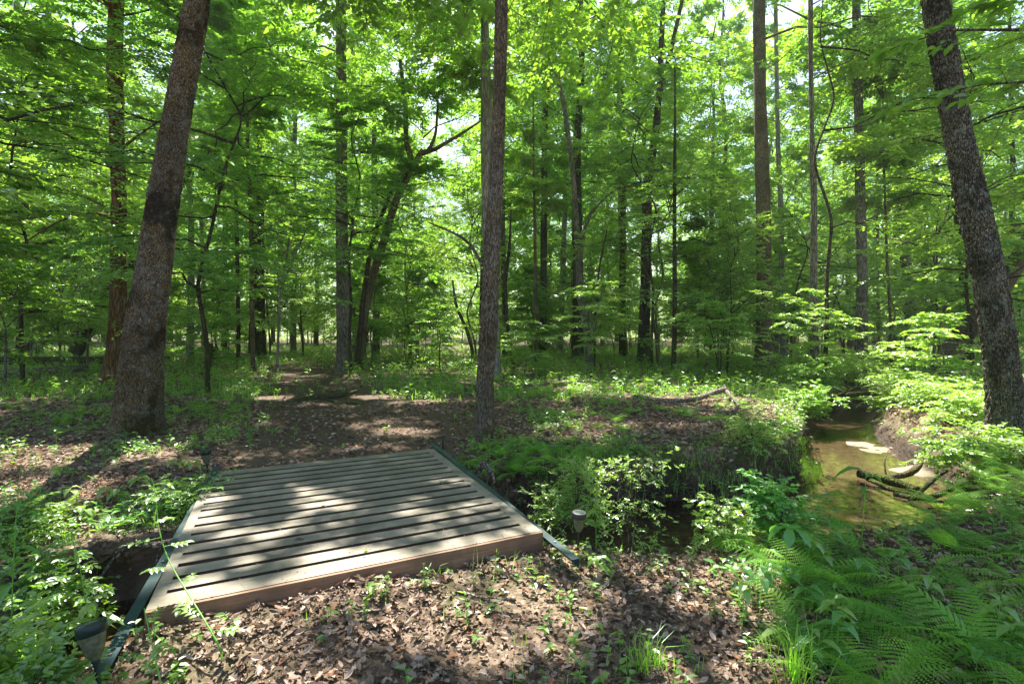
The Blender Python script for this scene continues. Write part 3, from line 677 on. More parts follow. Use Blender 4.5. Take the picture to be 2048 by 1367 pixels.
# far trees: trunk + crown, shared meshes
far_protos = []
for k in range(6):
    rng = np.random.default_rng(700 + k); H = [22, 25, 20, 24, 18, 26][k]
    path = [(0, 0, -.4)] + [(rng.normal(0, .35) * z / H, rng.normal(0, .35) * z / H, z) for z in np.linspace(3, H, 7)]
    mb = MB(); trunk_mesh(mb, path, np.linspace([.2, .24, .16, .3, .14, .26][k], .03, len(path)), 9, .6, 0, flare=.3, seed=k)
    t = thing('forest_tree', 'slim trunk standing far back among the leaves', 'tree', (0, 0, 0))
    mb.obj('trunk', M[['bark_grey', 'bark_brown', 'bark_pale', 'bark_dark', 'bark_grey', 'bark_dark'][k]], t)
    o = bpy.data.objects.new('crown', crown_protos[k]); link(o, t); o.location = (0, 0, H - 7.5); o.scale = (1, 1, 1)
    far_protos.append(t)
sap_protos = []
for k in range(6):
    rng = np.random.default_rng(800 + k); H = [5.5, 7.5, 4.2, 6.5, 8.5, 3.2][k]
    path = [(0, 0, -.2)] + [(rng.normal(0, .16) * z / 2, rng.normal(0, .16) * z / 2, z) for z in np.linspace(.7, H, 6)]
    mb = MB(); trunk_mesh(mb, path, np.linspace(.022 + .004 * H, .006, len(path)), 6, .3, 0, flare=.1, seed=k)
    t = thing('sapling', 'thin young tree with level sprays of leaves', 'sapling', (0, 0, 0))
    bk = M[['bark_dark', 'bark_brown', 'bark_grey'][k % 3]]
    mb.obj('trunk', bk, t)
    make_tree_crown('crown', interp_axis(path), rng, .5 + .12 * H, H, .40 * H + .5, 15, 10, 7, 11, .10, M[['leaf', 'leaf_light', 'leaf', 'leaf_light', 'leaf_light', 'leaf'][k]], bk, t, carve=False, e0=.6, flat=.3, low=1.0, habit=1, tilt=.45, thin=.18)
    sap_protos.append(t)
rng = np.random.default_rng(42)
def scatter(n, x0, x1, y0, y1, mind, ok, tries=40000):
    pts = []
    for _ in range(tries):
        if len(pts) >= n: break
        y = y0 + (y1 - y0) * rng.random() ** .8; x = rng.uniform(-1, 1) * (y * 1.02 + 3)
        if x < x0 or x > x1 or not ok(x, y): continue
        if all((x - a) ** 2 + (y - b) ** 2 > mind ** 2 for a, b in pts): pts.append((x, y))
    return pts
near = [(t[0], t[1]) for t in TREES]
def ok_far(x, y):
    px = 1024 + F * x / y
    if abs(px - 870) < 70 and y < 60 : return False
    return all((x - a) ** 2 + (y - b) ** 2 > 4 for a, b in near)
LAND = [(60, 'the broad pale trunk at far left'), (237, 'the reddish stringy trunk'), (330, 'the thick black blotched oak'), (505, 'the slim brown trunk'), (521, 'the dark straight trunk'), (560, 'the forked pale sapling'), (686, 'the mid grey trunk'),
        (765, 'the leaning forked pair'), (980, 'the straight brown trunk by the bridge'), (1088, 'the dark straight trunk near the centre'), (1155, 'the bowed slim trunk'), (1293, 'the forked dark trunk'), (1349, 'the thin dark pole'),
        (1525, 'the flared dark trunk'), (1563, 'the thin pale trunk'), (1627, 'the knobbly bank trunk'), (1722, 'the shaggy grey trunk'), (1808, 'the upward narrowing grey trunk'), (1990, 'the deeply ridged oak')]
seen_labels = {}
def place_label(kind, x, y, size):
    px = 1024 + F * x / y
    if px < -20 or px > 2070: return kind + (' just beyond the left edge' if px < 0 else ' just beyond the right edge')
    lx, ph = min(LAND, key=lambda l: abs(l[0] - px)); side = 'left' if px < lx else 'right'
    lab = f'{size} {kind} {"directly behind" if abs(px - lx) < 12 else side + " of"} {ph}'
    n = seen_labels[lab] = seen_labels.get(lab, 0) + 1
    return lab
fp = scatter(120, -70, 70, 24, 78, 3.0, ok_far)
for i, (x, y) in enumerate(fp):
    src = far_protos[i % 6]
    side = 'left' if x < 0 else 'right'
    if y < 45: lab, grp = place_label('trunk', x, y, ['slim grey', 'brown', 'pale thin', 'stout dark', 'thin grey', 'dark'][i % 6]), 'trees in the middle distance'
    else: lab, grp = 'thin far trunk under a dense crown at the back of the wood', 'trees at the back of the wood'
    if i < 6: src.location = (x, y, float(ground(x, y))); src.rotation_euler = (0, 0, rng.uniform(0, 6.3)); src['label'] = lab; src['group'] = grp
    else:
        s = rng.uniform(.85, 1.15); copy_tree(src, (x, y, float(ground(x, y))), rng.uniform(0, 6.3), (s, s, rng.uniform(.9, 1.1)), lab, grp)
def ok_sap(x, y):
    px = 1024 + F * x / y; d, _ = stream_dist(np.array([x]), np.array([y]))
    if d[0] < 1.6: return False
    if y < 19 and -600 < px - 1024 + 300 < 560: return False       # the open path and clearing behind the bridge
    if y < 17 and px < 1560 and px > 300: return False
    if path_mask(np.array([x]), np.array([y]))[0] > .2: return False
    return all((x - a) ** 2 + (y - b) ** 2 > .8 for a, b in near)
sp_ = scatter(210, -60, 60, 13, 62, 1.5, ok_sap)
for i, (x, y) in enumerate(sp_):
    src = sap_protos[i % 6]
    if y < 26: lab, grp = place_label('understorey sapling', x, y, ['leafy', 'tall pale leaved', 'low', 'deep green', 'tallest bright', 'small'][i % 6]), 'understorey saplings nearer the clearing'
    else: lab, grp = 'small leafy tree filling the understorey far back', 'understorey saplings far back'
    if i < 6: src.location = (x, y, float(ground(x, y))); src.rotation_euler = (0, 0, rng.uniform(0, 6.3)); src['label'] = lab; src['group'] = grp
    else: copy_tree(src, (x, y, float(ground(x, y))), rng.uniform(0, 6.3), rng.uniform(.8, 1.35), lab, grp)

# understorey trees whose branches reach into the upper corners
def understory(x, y, H, R, leafm, label, seed, z0=2.0, bark='bark_dark', leaf=.1, nl=34, azr=None, detail=1, rad=.06, minz=-9, nt_=8, nf=10, name='understorey_tree', thin=0.0):
    g = float(ground(x, y)); rng = np.random.default_rng(seed)
    path = [(x, y, g - .3)] + [(x + rng.normal(0, .12) * z / 3, y + rng.normal(0, .12) * z / 3, g + z) for z in np.linspace(1.2, H, 7)]
    org = np.array([x, y, g]); t = thing(name, label, 'tree', org)
    mb = MB(); trunk_mesh(mb, np.array(path) - org, np.linspace(rad, .01, len(path)), 10, .2, 0, flare=.2, seed=seed); mb.obj('trunk', M[bark], t)
    make_tree_crown('crown', interp_axis(path), rng, g + z0, g + H, R, nl, 8, nt_, nf, leaf, M[leafm], M[bark], t, True, org, detail, e0=.3, flat=.17, low=.85, azr=azr, minz=minz, thin=thin, tilt=.42)
    return t
understory(-10.2, 9.6, 9.0, 4.2, 'leaf', 'leafy understorey tree reaching in at the upper left edge', 301, 2.6, leaf=.11, detail=2, nl=40)
understory(-7.3, 12.6, 9.5, 3.6, 'leaf_deep', 'leafy understorey tree between the reddish trunk and thick grey trunk', 302, 2.4)
understory(-13.5, 14.5, 9.5, 4.0, 'leaf', 'leafy understorey tree behind the left edge log', 303, 1.8)
understory(-5.2, 17, 9.0, 3.2, 'leaf_deep', 'leafy tree hanging over the clearing left of the mid grey trunk', 304, 3.4)
understory(8.4, 14.2, 11, 3.8, 'leaf_light', 'bright leafy tree spreading before the shaggy trunk', 305, 4.2, nl=30)
understory(11.2, 10.6, 9.5, 3.6, 'leaf_light', 'yellow green leafy tree behind the ridged trunk', 306, 2.2, detail=2)
understory(5.2, 19.5, 11, 3.6, 'leaf', 'leafy tree between the forked dark trunk and flared one', 307, 5.0, thin=.6)
understory(14, 16, 10, 4, 'leaf', 'leafy tree beyond the leaning log at right', 308, 1.6)

# layered sprays: the tall crowns over the picture's top corners that shade the bridge
def shade_tree(x, y, label, seed, H=17, R=5, leafm='leaf', bark='bark_grey', rad=.2):
    g = float(ground(x, y)); rng = np.random.default_rng(seed); org = np.array([x, y, g])
    path = [(x, y, g - .3)] + [(x + rng.normal(0, .2) * z / 8, y + rng.normal(0, .2) * z / 8, g + z) for z in np.linspace(1.5, H, 8)]
    t = thing('maple_tree', label, 'tree', org)
    mb = MB(); trunk_mesh(mb, np.array(path) - org, np.linspace(rad, .03, len(path)), 16, .2, 0, flare=.3, seed=seed); mb.obj('trunk', M[bark], t)
    make_tree_crown('crown', interp_axis(path), rng, g + 8, g + H, R, 28, 10, 8, 11, .15, M[leafm], M[bark], t, True, org)
shade_tree(-10.5, 7.0, 'grey trunked tall tree beyond the left edge shading the bank', 401)
shade_tree(10.5, 6.0, 'grey trunked tall tree beyond the right edge shading the ferns', 402)

# the far-off wood that closes the view
rw = np.random.default_rng(61); n = 150000
th = rw.uniform(-1.0, 1.0, n); rr = rw.uniform(72, 110, n); x = rr * np.sin(th); y = rr * np.cos(th)
hh = 15 + 8 * n2(x, y, .06, 2, 71); z = hh * rw.random(n) ** 1.1
k = (n2(x + z * 3.1, y - z * 2.3, .22, 2, 72) > -.35) & (np.abs(x / y - .16) + .02 * z > .035); x, y, z = x[k], y[k], z[k]; n = len(x)
z = z + ground(x, y); az = rw.random(n) * 6.28
mb = MB(); leaves(mb, np.stack([x, y, z], -1), np.stack([np.cos(az), np.sin(az), rw.normal(-.2, .3, n)], -1), np.array([[0, 0, 1.]]) + rw.normal(0, .4, (n, 3)), rw.uniform(.25, .6, n), rw.uniform(.18, .4, n), 0, 1)
tag(mb.obj('far_wood', M['leaf_light']), 'dense far-off wood of bright leaves closing the view', 'wood', kind='stuff')

#PART2
# ------------------------------------------------------------------ footbridge
BA = np.array([-1.76, 2.52]); BU = np.array([.89, .456]); BV = np.array([-.41, .912])
BW, BL, BZ = 2.2, 2.66, .155
def bpt(u, v, z): p = BA + BU * u + BV * v; return (p[0], p[1], z)
def bbox(mb, u0, u1, v0, v1, z0, z1, mat=0, nseg=1, side=None):
    us = np.linspace(u0, u1, nseg + 1)
    for a, b in zip(us[:-1], us[1:]):
        vv = [bpt(a, v0, z0), bpt(b, v0, z0), bpt(b, v1, z0), bpt(a, v1, z0), bpt(a, v0, z1), bpt(b, v0, z1), bpt(b, v1, z1), bpt(a, v1, z1)]
        mb.add(vv, [(4, 5, 6, 7)], mat); mb.add(vv, [(0, 3, 2, 1), (0, 1, 5, 4), (1, 2, 6, 5), (2, 3, 7, 6), (3, 0, 4, 7)], mat if side is None else side)
def bevel(o, w=.003):
    md = o.modifiers.new('bevel', 'BEVEL'); md.width = w; md.segments = 2; md.limit_method = 'ANGLE'
def wood_mat(name, c0, c1, dirt, rough=.7, ang=27.1):
    m, nt, out = newmat(name); L = nt.links
    tc = nt.nodes.new('ShaderNodeTexCoord'); mp = nt.nodes.new('ShaderNodeMapping'); mp.vector_type = 'TEXTURE'
    mp.inputs['Rotation'].default_value = (0, 0, R_(ang)); L.new(tc.outputs['Object'], mp.inputs[0])
    v = mapping(nt, mp.outputs[0], (2.2, 60, 60)); oi = nt.nodes.new('ShaderNodeObjectInfo')
    vv = nt.nodes.new('ShaderNodeVectorMath'); vv.operation = 'ADD'; L.new(v, vv.inputs[0]); L.new(oi.outputs['Random'], vv.inputs[1])
    g = tex(nt, 'Noise', 1.3, vv.outputs[0], 6)
    col = ramp(nt, g.outputs[0], [(.3, c0), (.7, c1)])
    hs = nt.nodes.new('ShaderNodeHueSaturation'); L.new(col, hs.inputs['Color']); L.new(mth(nt, 'ADD', mth(nt, 'MULTIPLY', oi.outputs['Random'], .22), .88), hs.inputs['Value'])
    dn = tex(nt, 'Noise', 4.5, tc.outputs['Object'], 6); df = ramp(nt, dn.outputs[0], [(.42, (0, 0, 0)), (.70, (1, 1, 1))])
    col = mixc(nt, mth(nt, 'MULTIPLY', df, .7), hs.outputs[0], dirt)
    d2 = tex(nt, 'Noise', 45, tc.outputs['Object'], 4); f2 = ramp(nt, d2.outputs[0], [(.6, (0, 0, 0)), (.7, (1, 1, 1))])
    col = mixc(nt, mth(nt, 'MULTIPLY', f2, .35), col, dirt)
    b = nt.nodes.new('ShaderNodeBump'); b.inputs['Strength'].default_value = .35; b.inputs['Distance'].default_value = .004; L.new(g.outputs[0], b.inputs['Height'])
    p = nt.nodes.new('ShaderNodeBsdfPrincipled'); p.inputs['Roughness'].default_value = rough; p.inputs['Specular IOR Level'].default_value = .3
    L.new(col, p.inputs[0]); L.new(b.outputs[0], p.inputs['Normal']); L.new(p.outputs[0], out.inputs[0]); return m
M['plank'] = wood_mat('painted_plank', (.205, .18, .14), (.31, .275, .22), (.10, .095, .06))
M['fascia'] = wood_mat('fascia_wood', (.21, .12, .07), (.31, .185, .115), (.09, .06, .038))
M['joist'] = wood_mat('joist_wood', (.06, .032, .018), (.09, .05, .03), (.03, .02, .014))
def paint(name, col, rough=.4, spec=.4, metal=0.0, wear=None):
    m, nt, out = newmat(name); L = nt.links
    tc = nt.nodes.new('ShaderNodeTexCoord'); n = tex(nt, 'Noise', 14, tc.outputs['Object'], 6)
    c = mixc(nt, mth(nt, 'MULTIPLY', ramp(nt, n.outputs[0], [(.45, (0, 0, 0)), (.7, (1, 1, 1))]), .6), col, wear or tuple(x * .6 + .02 for x in col))
    p = nt.nodes.new('ShaderNodeBsdfPrincipled'); p.inputs['Metallic'].default_value = metal; p.inputs['Specular IOR Level'].default_value = spec
    L.new(c, p.inputs[0]); L.new(mth(nt, 'ADD', mth(nt, 'MULTIPLY', n.outputs[0], .3), rough - .15), p.inputs['Roughness']); L.new(p.outputs[0], out.inputs[0]); return m
M['rail'] = paint('teal_painted_steel', (.012, .05, .055), .55, .3, 0, (.045, .05, .042))
br = thing('footbridge', 'low plank footbridge with teal metal edge rails crossing the stream', 'bridge', (0, 0, 0))
NP = 16; pitch = BL / NP; rngb = np.random.default_rng(3)
for k in range(NP):
    mb = MB(); dz = rngb.normal(0, .0012)
    v0 = k * pitch + (.022 if k else 0); v1 = (k + 1) * pitch - .022 if k < NP - 1 else BL
    bbox(mb, .06, BW - .085, v0, v1, BZ - .036, BZ + dz, side=1); o = mb.obj('deck_plank', [M['plank'], M['joist']], br)  # brown plank sides, darker than the fascia so the gaps read as shade
    mb = MB()
    for u_ in (.62, 1.1, 1.58):
        for q_ in (.3, .7):
            c = bpt(u_ + rngb.normal(0, .006), v0 + (v1 - v0) * q_, BZ + dz + .0012); a_ = np.linspace(0, 6.283, 9)[:-1]
            mb.add(np.vstack([np.stack([c[0] + .0045 * np.cos(a_), c[1] + .0045 * np.sin(a_), np.full(8, c[2])], -1)]), [tuple(range(8))])
    mb.obj('screw', M['joist'], o)
for u0, u1 in ((0.0, .0595), (BW - .0845, BW)):
    mb = MB(); bbox(mb, u0, u1, 0, BL, BZ - .03, BZ + .0005); o = mb.obj('edge_strip', M['plank'], br); bevel(o)
mb = MB(); bbox(mb, 0, BW, -.024, -.001, -.03, BZ - .001); o = mb.obj('front_fascia', M['fascia'], br); bevel(o)
mb = MB(); bbox(mb, 0, BW, BL + .001, BL + .024, -.03, BZ - .002); mb.obj('back_fascia', M['fascia'], br)
for u in (.15, .62, 1.1, 1.58, 2.05):
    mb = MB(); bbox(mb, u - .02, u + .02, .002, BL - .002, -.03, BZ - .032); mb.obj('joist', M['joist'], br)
mb = MB(); bbox(mb, .01, BW - .01, .004, BL - .004, -.075, -.032); mb.obj('bottom_board', M['joist'], br)  # dark brown board, darkened so the plank gaps read as shade
def rail(p0, p1, w=.056, z=BZ + .02, drop=.055, side=1, dz=0.0):
    p0 = np.array(p0); p1 = np.array(p1); d = (p1 - p0) / np.linalg.norm(p1 - p0); n = np.array([d[1], -d[0]]) * side
    mb = MB()
    def bx(a0, a1, z0, z1):
        v = []
        for zz0, zz1 in ((z0, z0 + dz), (z1, z1 + dz)):
            for q, o, zz in ((p0, a0, zz1), (p1, a0, zz0), (p1, a1, zz0), (p0, a1, zz1)): v.append((*(q + n * o), zz))
        mb.add(v, [(0, 3, 2, 1), (4, 5, 6, 7), (0, 1, 5, 4), (1, 2, 6, 5), (2, 3, 7, 6), (3, 0, 4, 7)])
    bx(-w / 2, w / 2, z - .006, z); bx(w / 2 - .007, w / 2 - .0005, z - drop, z - .0065)
    return mb
b0 = rail((-1.66, 2.05), (-2.86, 5.10), side=-1, dz=-.10); o = b0.obj('metal_rail', M['rail'], br)
b1 = rail((.385, 3.18), (-.93, 6.15), side=1, dz=-.06); o = b1.obj('metal_rail', M['rail'], br)

for (p0, p1, dz_) in (((-1.66, 2.05), (-2.86, 5.10), -.10), ((.385, 3.18), (-.93, 6.15), -.06)):
    p0 = np.array(p0); p1 = np.array(p1)
    for q_ in (.08, .36, .64, .93):
        c = p0 + (p1 - p0) * q_; zc = BZ + .02 + dz_ * (1 - q_); a_ = np.linspace(0, 6.283, 7)[:-1]; mb = MB()
        lo = np.stack([c[0] + .009 * np.cos(a_), c[1] + .009 * np.sin(a_), np.full(6, zc + .0005)], -1); hi_ = lo * 1; hi_[:, 2] += .006
        mb.add(np.vstack([lo, hi_]), [(i, (i + 1) % 6, (i + 1) % 6 + 6, i + 6) for i in range(6)]); mb.add(hi_, [tuple(range(6))]); mb.obj('bolt', M['drift'], br)
# ------------------------------------------------------------------ path lights
def lathe(mb, prof, sides=28, mat=0, smooth=True):
    a = np.linspace(0, 2 * np.pi, sides, endpoint=False); pr = np.array(prof)
    v = np.stack([pr[:, None, 0] * np.cos(a), pr[:, None, 0] * np.sin(a), np.repeat(pr[:, 1:2], sides, 1)], -1)
    idx = np.arange(len(pr) * sides).reshape(len(pr), sides)
    q = np.stack([idx[:-1], np.roll(idx, -1, 1)[:-1], np.roll(idx, -1, 1)[1:], idx[1:]], -1).reshape(-1, 4)
    mb.add(v, q, mat, smooth)
M['cap'] = paint('black_green_plastic', (.006, .02, .017), .42, .4, 0, (.02, .035, .028))
M['cap_grey'] = paint('faded_grey_plastic', (.035, .034, .036), .5, .5, 0, (.08, .075, .07))
M['panel'] = paint('solar_cell', (.03, .06, .06), .22, .6, 0, (.12, .14, .10))
def lens_mat():
    m, nt, out = newmat('frosted_lens'); L = nt.links
    tc = nt.nodes.new('ShaderNodeTexCoord'); n = tex(nt, 'Noise', 60, tc.outputs['Object'], 5)
    c = ramp(nt, n.outputs[0], [(.3, (.13, .14, .075)), (.7, (.30, .31, .19))])
    p = nt.nodes.new('ShaderNodeBsdfPrincipled'); p.inputs['Roughness'].default_value = .35; L.new(c, p.inputs[0])
    t = nt.nodes.new('ShaderNodeBsdfTranslucent'); L.new(c, t.inputs[0]); mx = nt.nodes.new('ShaderNodeMixShader'); mx.inputs[0].default_value = .5
    L.new(p.outputs[0], mx.inputs[1]); L.new(t.outputs[0], mx.inputs[2]); L.new(mx.outputs[0], out.inputs[0]); return m
M['lens'] = lens_mat()
def path_light(x, y, h, s, label, tilt=(0, 0), cap='cap', z=None):
    g = float(ground(x, y)) if z is None else z
    t = thing('solar_path_light', label, 'garden light', (x, y, g), 0, 'solar path lights by the footbridge')
    t.rotation_euler = (tilt[0], tilt[1], 0)
    mb = MB(); lathe(mb, [(0, h), (.034 * s, h), (.0345 * s, h - .001), (.041 * s, h + .0015), (.046 * s, h), (.048 * s, h - .004 * s), (.0485 * s, h - .036 * s), (.045 * s, h - .038 * s), (0, h - .038 * s)], mat=0); o = mb.obj('cap', M[cap], t)
    mb = MB(); mb.add([(-.022 * s, -.022 * s, h + .0012), (.022 * s, -.022 * s, h + .0012), (.022 * s, .022 * s, h + .0012), (-.022 * s, .022 * s, h + .0012)], [(0, 1, 2, 3)]); mb.obj('solar_panel', M['panel'], t)
    z0 = h - .0385 * s
    mb = MB(); lathe(mb, [(.041 * s, z0), (.040 * s, z0 - .015 * s), (.036 * s, z0 - .04 * s), (.028 * s, z0 - .068 * s), (.017 * s, z0 - .088 * s), (.010 * s, z0 - .095 * s)]); mb.obj('lens', M['lens'], t)
    mb = MB(); lathe(mb, [(.012 * s, z0 - .09 * s), (.014 * s, z0 - .10 * s), (.009 * s, z0 - .11 * s), (.008 * s, z0 - .12 * s), (.007 * s, -.12), (.0, -.2)], 12); mb.obj('stake', M['cap'], t)
path_light(-1.55, 2.0, .40, 1.06, 'dark capped solar light tilted at the near end of the left rail', (R_(-5), R_(-12)))
path_light(-3.14, 5.42, .235, 1.1, 'dark green capped solar light at the far end of the left rail', (R_(3), R_(-4)))
path_light(.44, 3.52, .285, 1.0, 'grey capped solar light beside the near end of the right rail', (R_(2), R_(2)), 'cap_grey', z=0)
t = thing('metal_stake', 'short thin black stake standing at the far end of the right rail', 'stake', (-.83, 6.3, float(ground(-.83, 6.3))))
mb = MB(); lathe(mb, [(0, .16), (.009, .16), (.012, .13), (.008, .12), (.008, -.1)], 10); mb.obj('stake_rod', M['cap'], t)
mb = MB(); lathe(mb, [(0, .19), (.014, .188), (.016, .165), (.009, .161)], 12); mb.obj('stake_socket', M['cap'], t)

# ------------------------------------------------------------------ logs and branches
def log(name, label, pts, bark, seed=1, cat='log', nth=16, dz=.12, amp=.006, subs=(), cap=True):
    P = np.array([p[:3] for p in pts], float); r = np.array([p[3] for p in pts])
    org = P[0].copy(); org[2] = float(ground(*P[0][:2])); t = thing(name, label, cat, org)
    mb = MB(); C, rr = trunk_mesh(mb, P - org, r, nth, dz, amp, 18, .3, 0, seed)
    mb.obj('log_trunk' if name == 'log' else 'main_stem', M[bark], t)
    if cap:
        mb = MB()
        for e, s_ in ((0, -1), (-1, 1)):
            T = C[1] - C[0] if e == 0 else C[-1] - C[-2]; T = T / np.linalg.norm(T) * s_
            b = np.cross(T, (0, 0, 1.)); b /= np.linalg.norm(b); c = np.cross(T, b); a = np.linspace(0, 2 * np.pi, 14, endpoint=False)
            ring = C[e] + T * .002 + rr[e] * 1.0 * (np.cos(a)[:, None] * b + np.sin(a)[:, None] * c)
            mb.add(np.vstack([ring, C[e] + T * (.01 + .3 * rr[e])]), [(i, (i + 1) % 14, 14) for i in range(14)])
        mb.obj('broken_end', M[bark], t)
    for sb in subs:
        mb = MB(); sp2 = np.array([p[:3] for p in sb], float); trunk_mesh(mb, sp2 - org, [p[3] for p in sb], 9, .06, amp * .5, 18, .3, 0, seed + 1); mb.obj('side_branch', M[bark], t)
    return t
def gp(px, py, r, dz=0.0, z=0.0):
    x, y = G2(px, py, z); g = float(ground(x, y)); return (x, y, max(g, z - .3) + r * .6 + dz, r)
log('log', 'mossy broken log lying behind the central brown trunk', [gp(928, 783, .09), gp(1000, 780, .10), gp(1070, 778, .10), gp(1130, 770, .09), gp(1190, 764, .06)], 'bark_brown', 3)
log('fallen_branch', 'pale weathered branch on the far bank left of the stream', [gp(1268, 797, .05), gp(1330, 806, .055), gp(1390, 808, .05, .05), gp(1430, 800, .055, .12), gp(1452, 799, .06, .16)], 'drift', 4, 'branch', subs=[[gp(1330, 806, .04), gp(1400, 822, .035), gp(1460, 826, .03), gp(1478, 822, .02, .1)], [gp(1452, 799, .05, .14), gp(1476, 812, .03, .05), gp(1480, 830, .02)]])
log('fallen_branch', 'dark rotting branch lying across leaves on the path edge', [gp(592, 806, .05), gp(630, 800, .06), gp(680, 797, .05, .03), gp(715, 790, .03, .08)], 'bark_dark', 5, 'branch', subs=[[gp(640, 800, .035), gp(680, 808, .03), gp(725, 806, .02)]])
log('log', 'long dark log lying on the ground at the left edge', [(-24, 20.0, .25, .16), (-20, 20.6, .3, .17), (-17, 21.2, .28, .15), (-14.3, 21.9, .3, .12)], 'bark_dark', 6)
log('log', 'shorter grey topped log in front of the long dark one', [(-17.5, 16.5, .1, .12), (-15.5, 16.7, .16, .13), (-13.9, 17.2, .26, .12)], 'drift', 7)
a = [P3(150, 705, 24), P3(205, 612, 24.3), P3(290, 480, 24.7), P3(372, 347, 25), P3(435, 270, 25.3), P3(500, 195, 25.6), P3(540, 150, 26)]
log('leaning_trunk', 'black dead trunk leaning far right behind the thick grey oak', [(*p, r) for p, r in zip(a, (.3, .27, .24, .2, .17, .13, .08))], 'bark_dark', 8, 'tree', subs=[[(*P3(435, 270, 25.3), .1), (*P3(450, 230, 25.2), .08), (*P3(490, 215, 25), .04)]])
a = [P3(1880, 742, 17), P3(1910, 690, 17), P3(1950, 640, 16.5), P3(2000, 580, 16), P3(2060, 480, 15.5), P3(2120, 380, 15)]
log('leaning_trunk', 'thick dead trunk leaning right behind the ridged oak', [(*p, r) for p, r in zip(a, (.34, .31, .28, .25, .22, .18))], 'bark_brown', 9, 'tree')
def wp(px, py, r, up=0.0): x, y = G2(px, py, WATER_Z + r + up); return (x, y, WATER_Z + r * .5 + up, r)
log('driftwood', 'dark waterlogged log lying in the stream bend', [wp(1716, 942, .055, .04), wp(1760, 952, .06, .02), wp(1800, 962, .055), wp(1835, 976, .04)], 'bark_dark', 10, 'driftwood', subs=[[wp(1735, 955, .03), wp(1790, 978, .03), wp(1850, 992, .03, .04), wp(1890, 985, .02, .1)]])
log('fallen_branch', 'curved brown branch arching out of the water behind the driftwood', [wp(1762, 952, .03), wp(1800, 950, .04, .04), wp(1828, 940, .045, .1), wp(1845, 915, .04, .22), wp(1842, 905, .03, .3)], 'bark_brown', 11, 'branch', subs=[[wp(1772, 948, .012), wp(1768, 925, .01, .15), wp(1776, 900, .006, .3)]])
log('fallen_branch', 'thin dark branches heaped at the right bank below the driftwood', [wp(1790, 985, .03), wp(1850, 998, .035, .03), wp(1900, 975, .03, .15), wp(1935, 960, .02, .3)], 'bark_dark', 12, 'branch', subs=[[wp(1820, 1000, .025), wp(1870, 955, .02, .2), wp(1895, 940, .012, .35)], [wp(1850, 1000, .02), wp(1900, 1000, .02, .1), wp(1960, 990, .012, .25)]])
log('exposed_root', 'pale root reaching out of the dark bank left of the bridge', [(-3.0, 4.0, -.16, .02), (-2.85, 3.93, -.10, .024), (-2.65, 3.9, -.10, .022), (-2.45, 3.98, -.06, .02), (-2.2, 4.1, -.05, .02)], 'drift', 13, 'root', subs=[[(-2.85, 3.93, -.10, .014), (-2.95, 3.85, -.2, .012), (-3.0, 3.8, -.32, .008)], [(-2.6, 3.9, -.1, .012), (-2.62, 3.86, -.22, .006)]], cap=False)
log('fallen_branch', 'thin bare stick propped up in the undergrowth at left', [(*P3(85, 850, 8), .01), (*P3(120, 820, 8), .01), (*P3(172, 785, 8), .006)], 'drift', 14, 'stick', nth=6, amp=0, cap=False)
log('exposed_root', 'forked grey root on the bank right of the bridge', [(*P3(955, 950, 5.5), .03), (*P3(965, 925, 5.5), .035), (*P3(985, 945, 5.3), .02), (*P3(988, 965, 5.2), .01)], 'drift', 16, 'root', nth=8, amp=.002, cap=False)
# stump
x, y = G2(425, 722); t = thing('tree_stump', 'jagged black rotten stump among grass right of the thick grey oak', 'stump', (x, y, float(ground(x, y))))
mb = MB(); rs = np.random.default_rng(5); a = np.linspace(0, 2 * np.pi, 18, endpoint=False); top = .55 + .35 * rs.random(18); ring = []
for zf, rf in ((-.1, 1.6), (.12, 1.1), (.5, .85), (1, .62)):
    rr = .27 * rf * (1 + .18 * rs.random(18)); ring.append(np.stack([np.cos(a) * rr, np.sin(a) * rr, top * zf if zf > 0 else a * 0 - .15], -1))
V = np.array(ring); idx = np.arange(V.shape[0] * 18).reshape(-1, 18); mb.add(V, np.stack([idx[:-1], np.roll(idx, -1, 1)[:-1], np.roll(idx, -1, 1)[1:], idx[1:]], -1).reshape(-1, 4))
mb.add(np.vstack([V[-1], [[0, 0, .25]]]), [(i, (i + 1) % 18, 18) for i in range(18)]); mb.obj('stump_wood', M['bark_dark'], t)

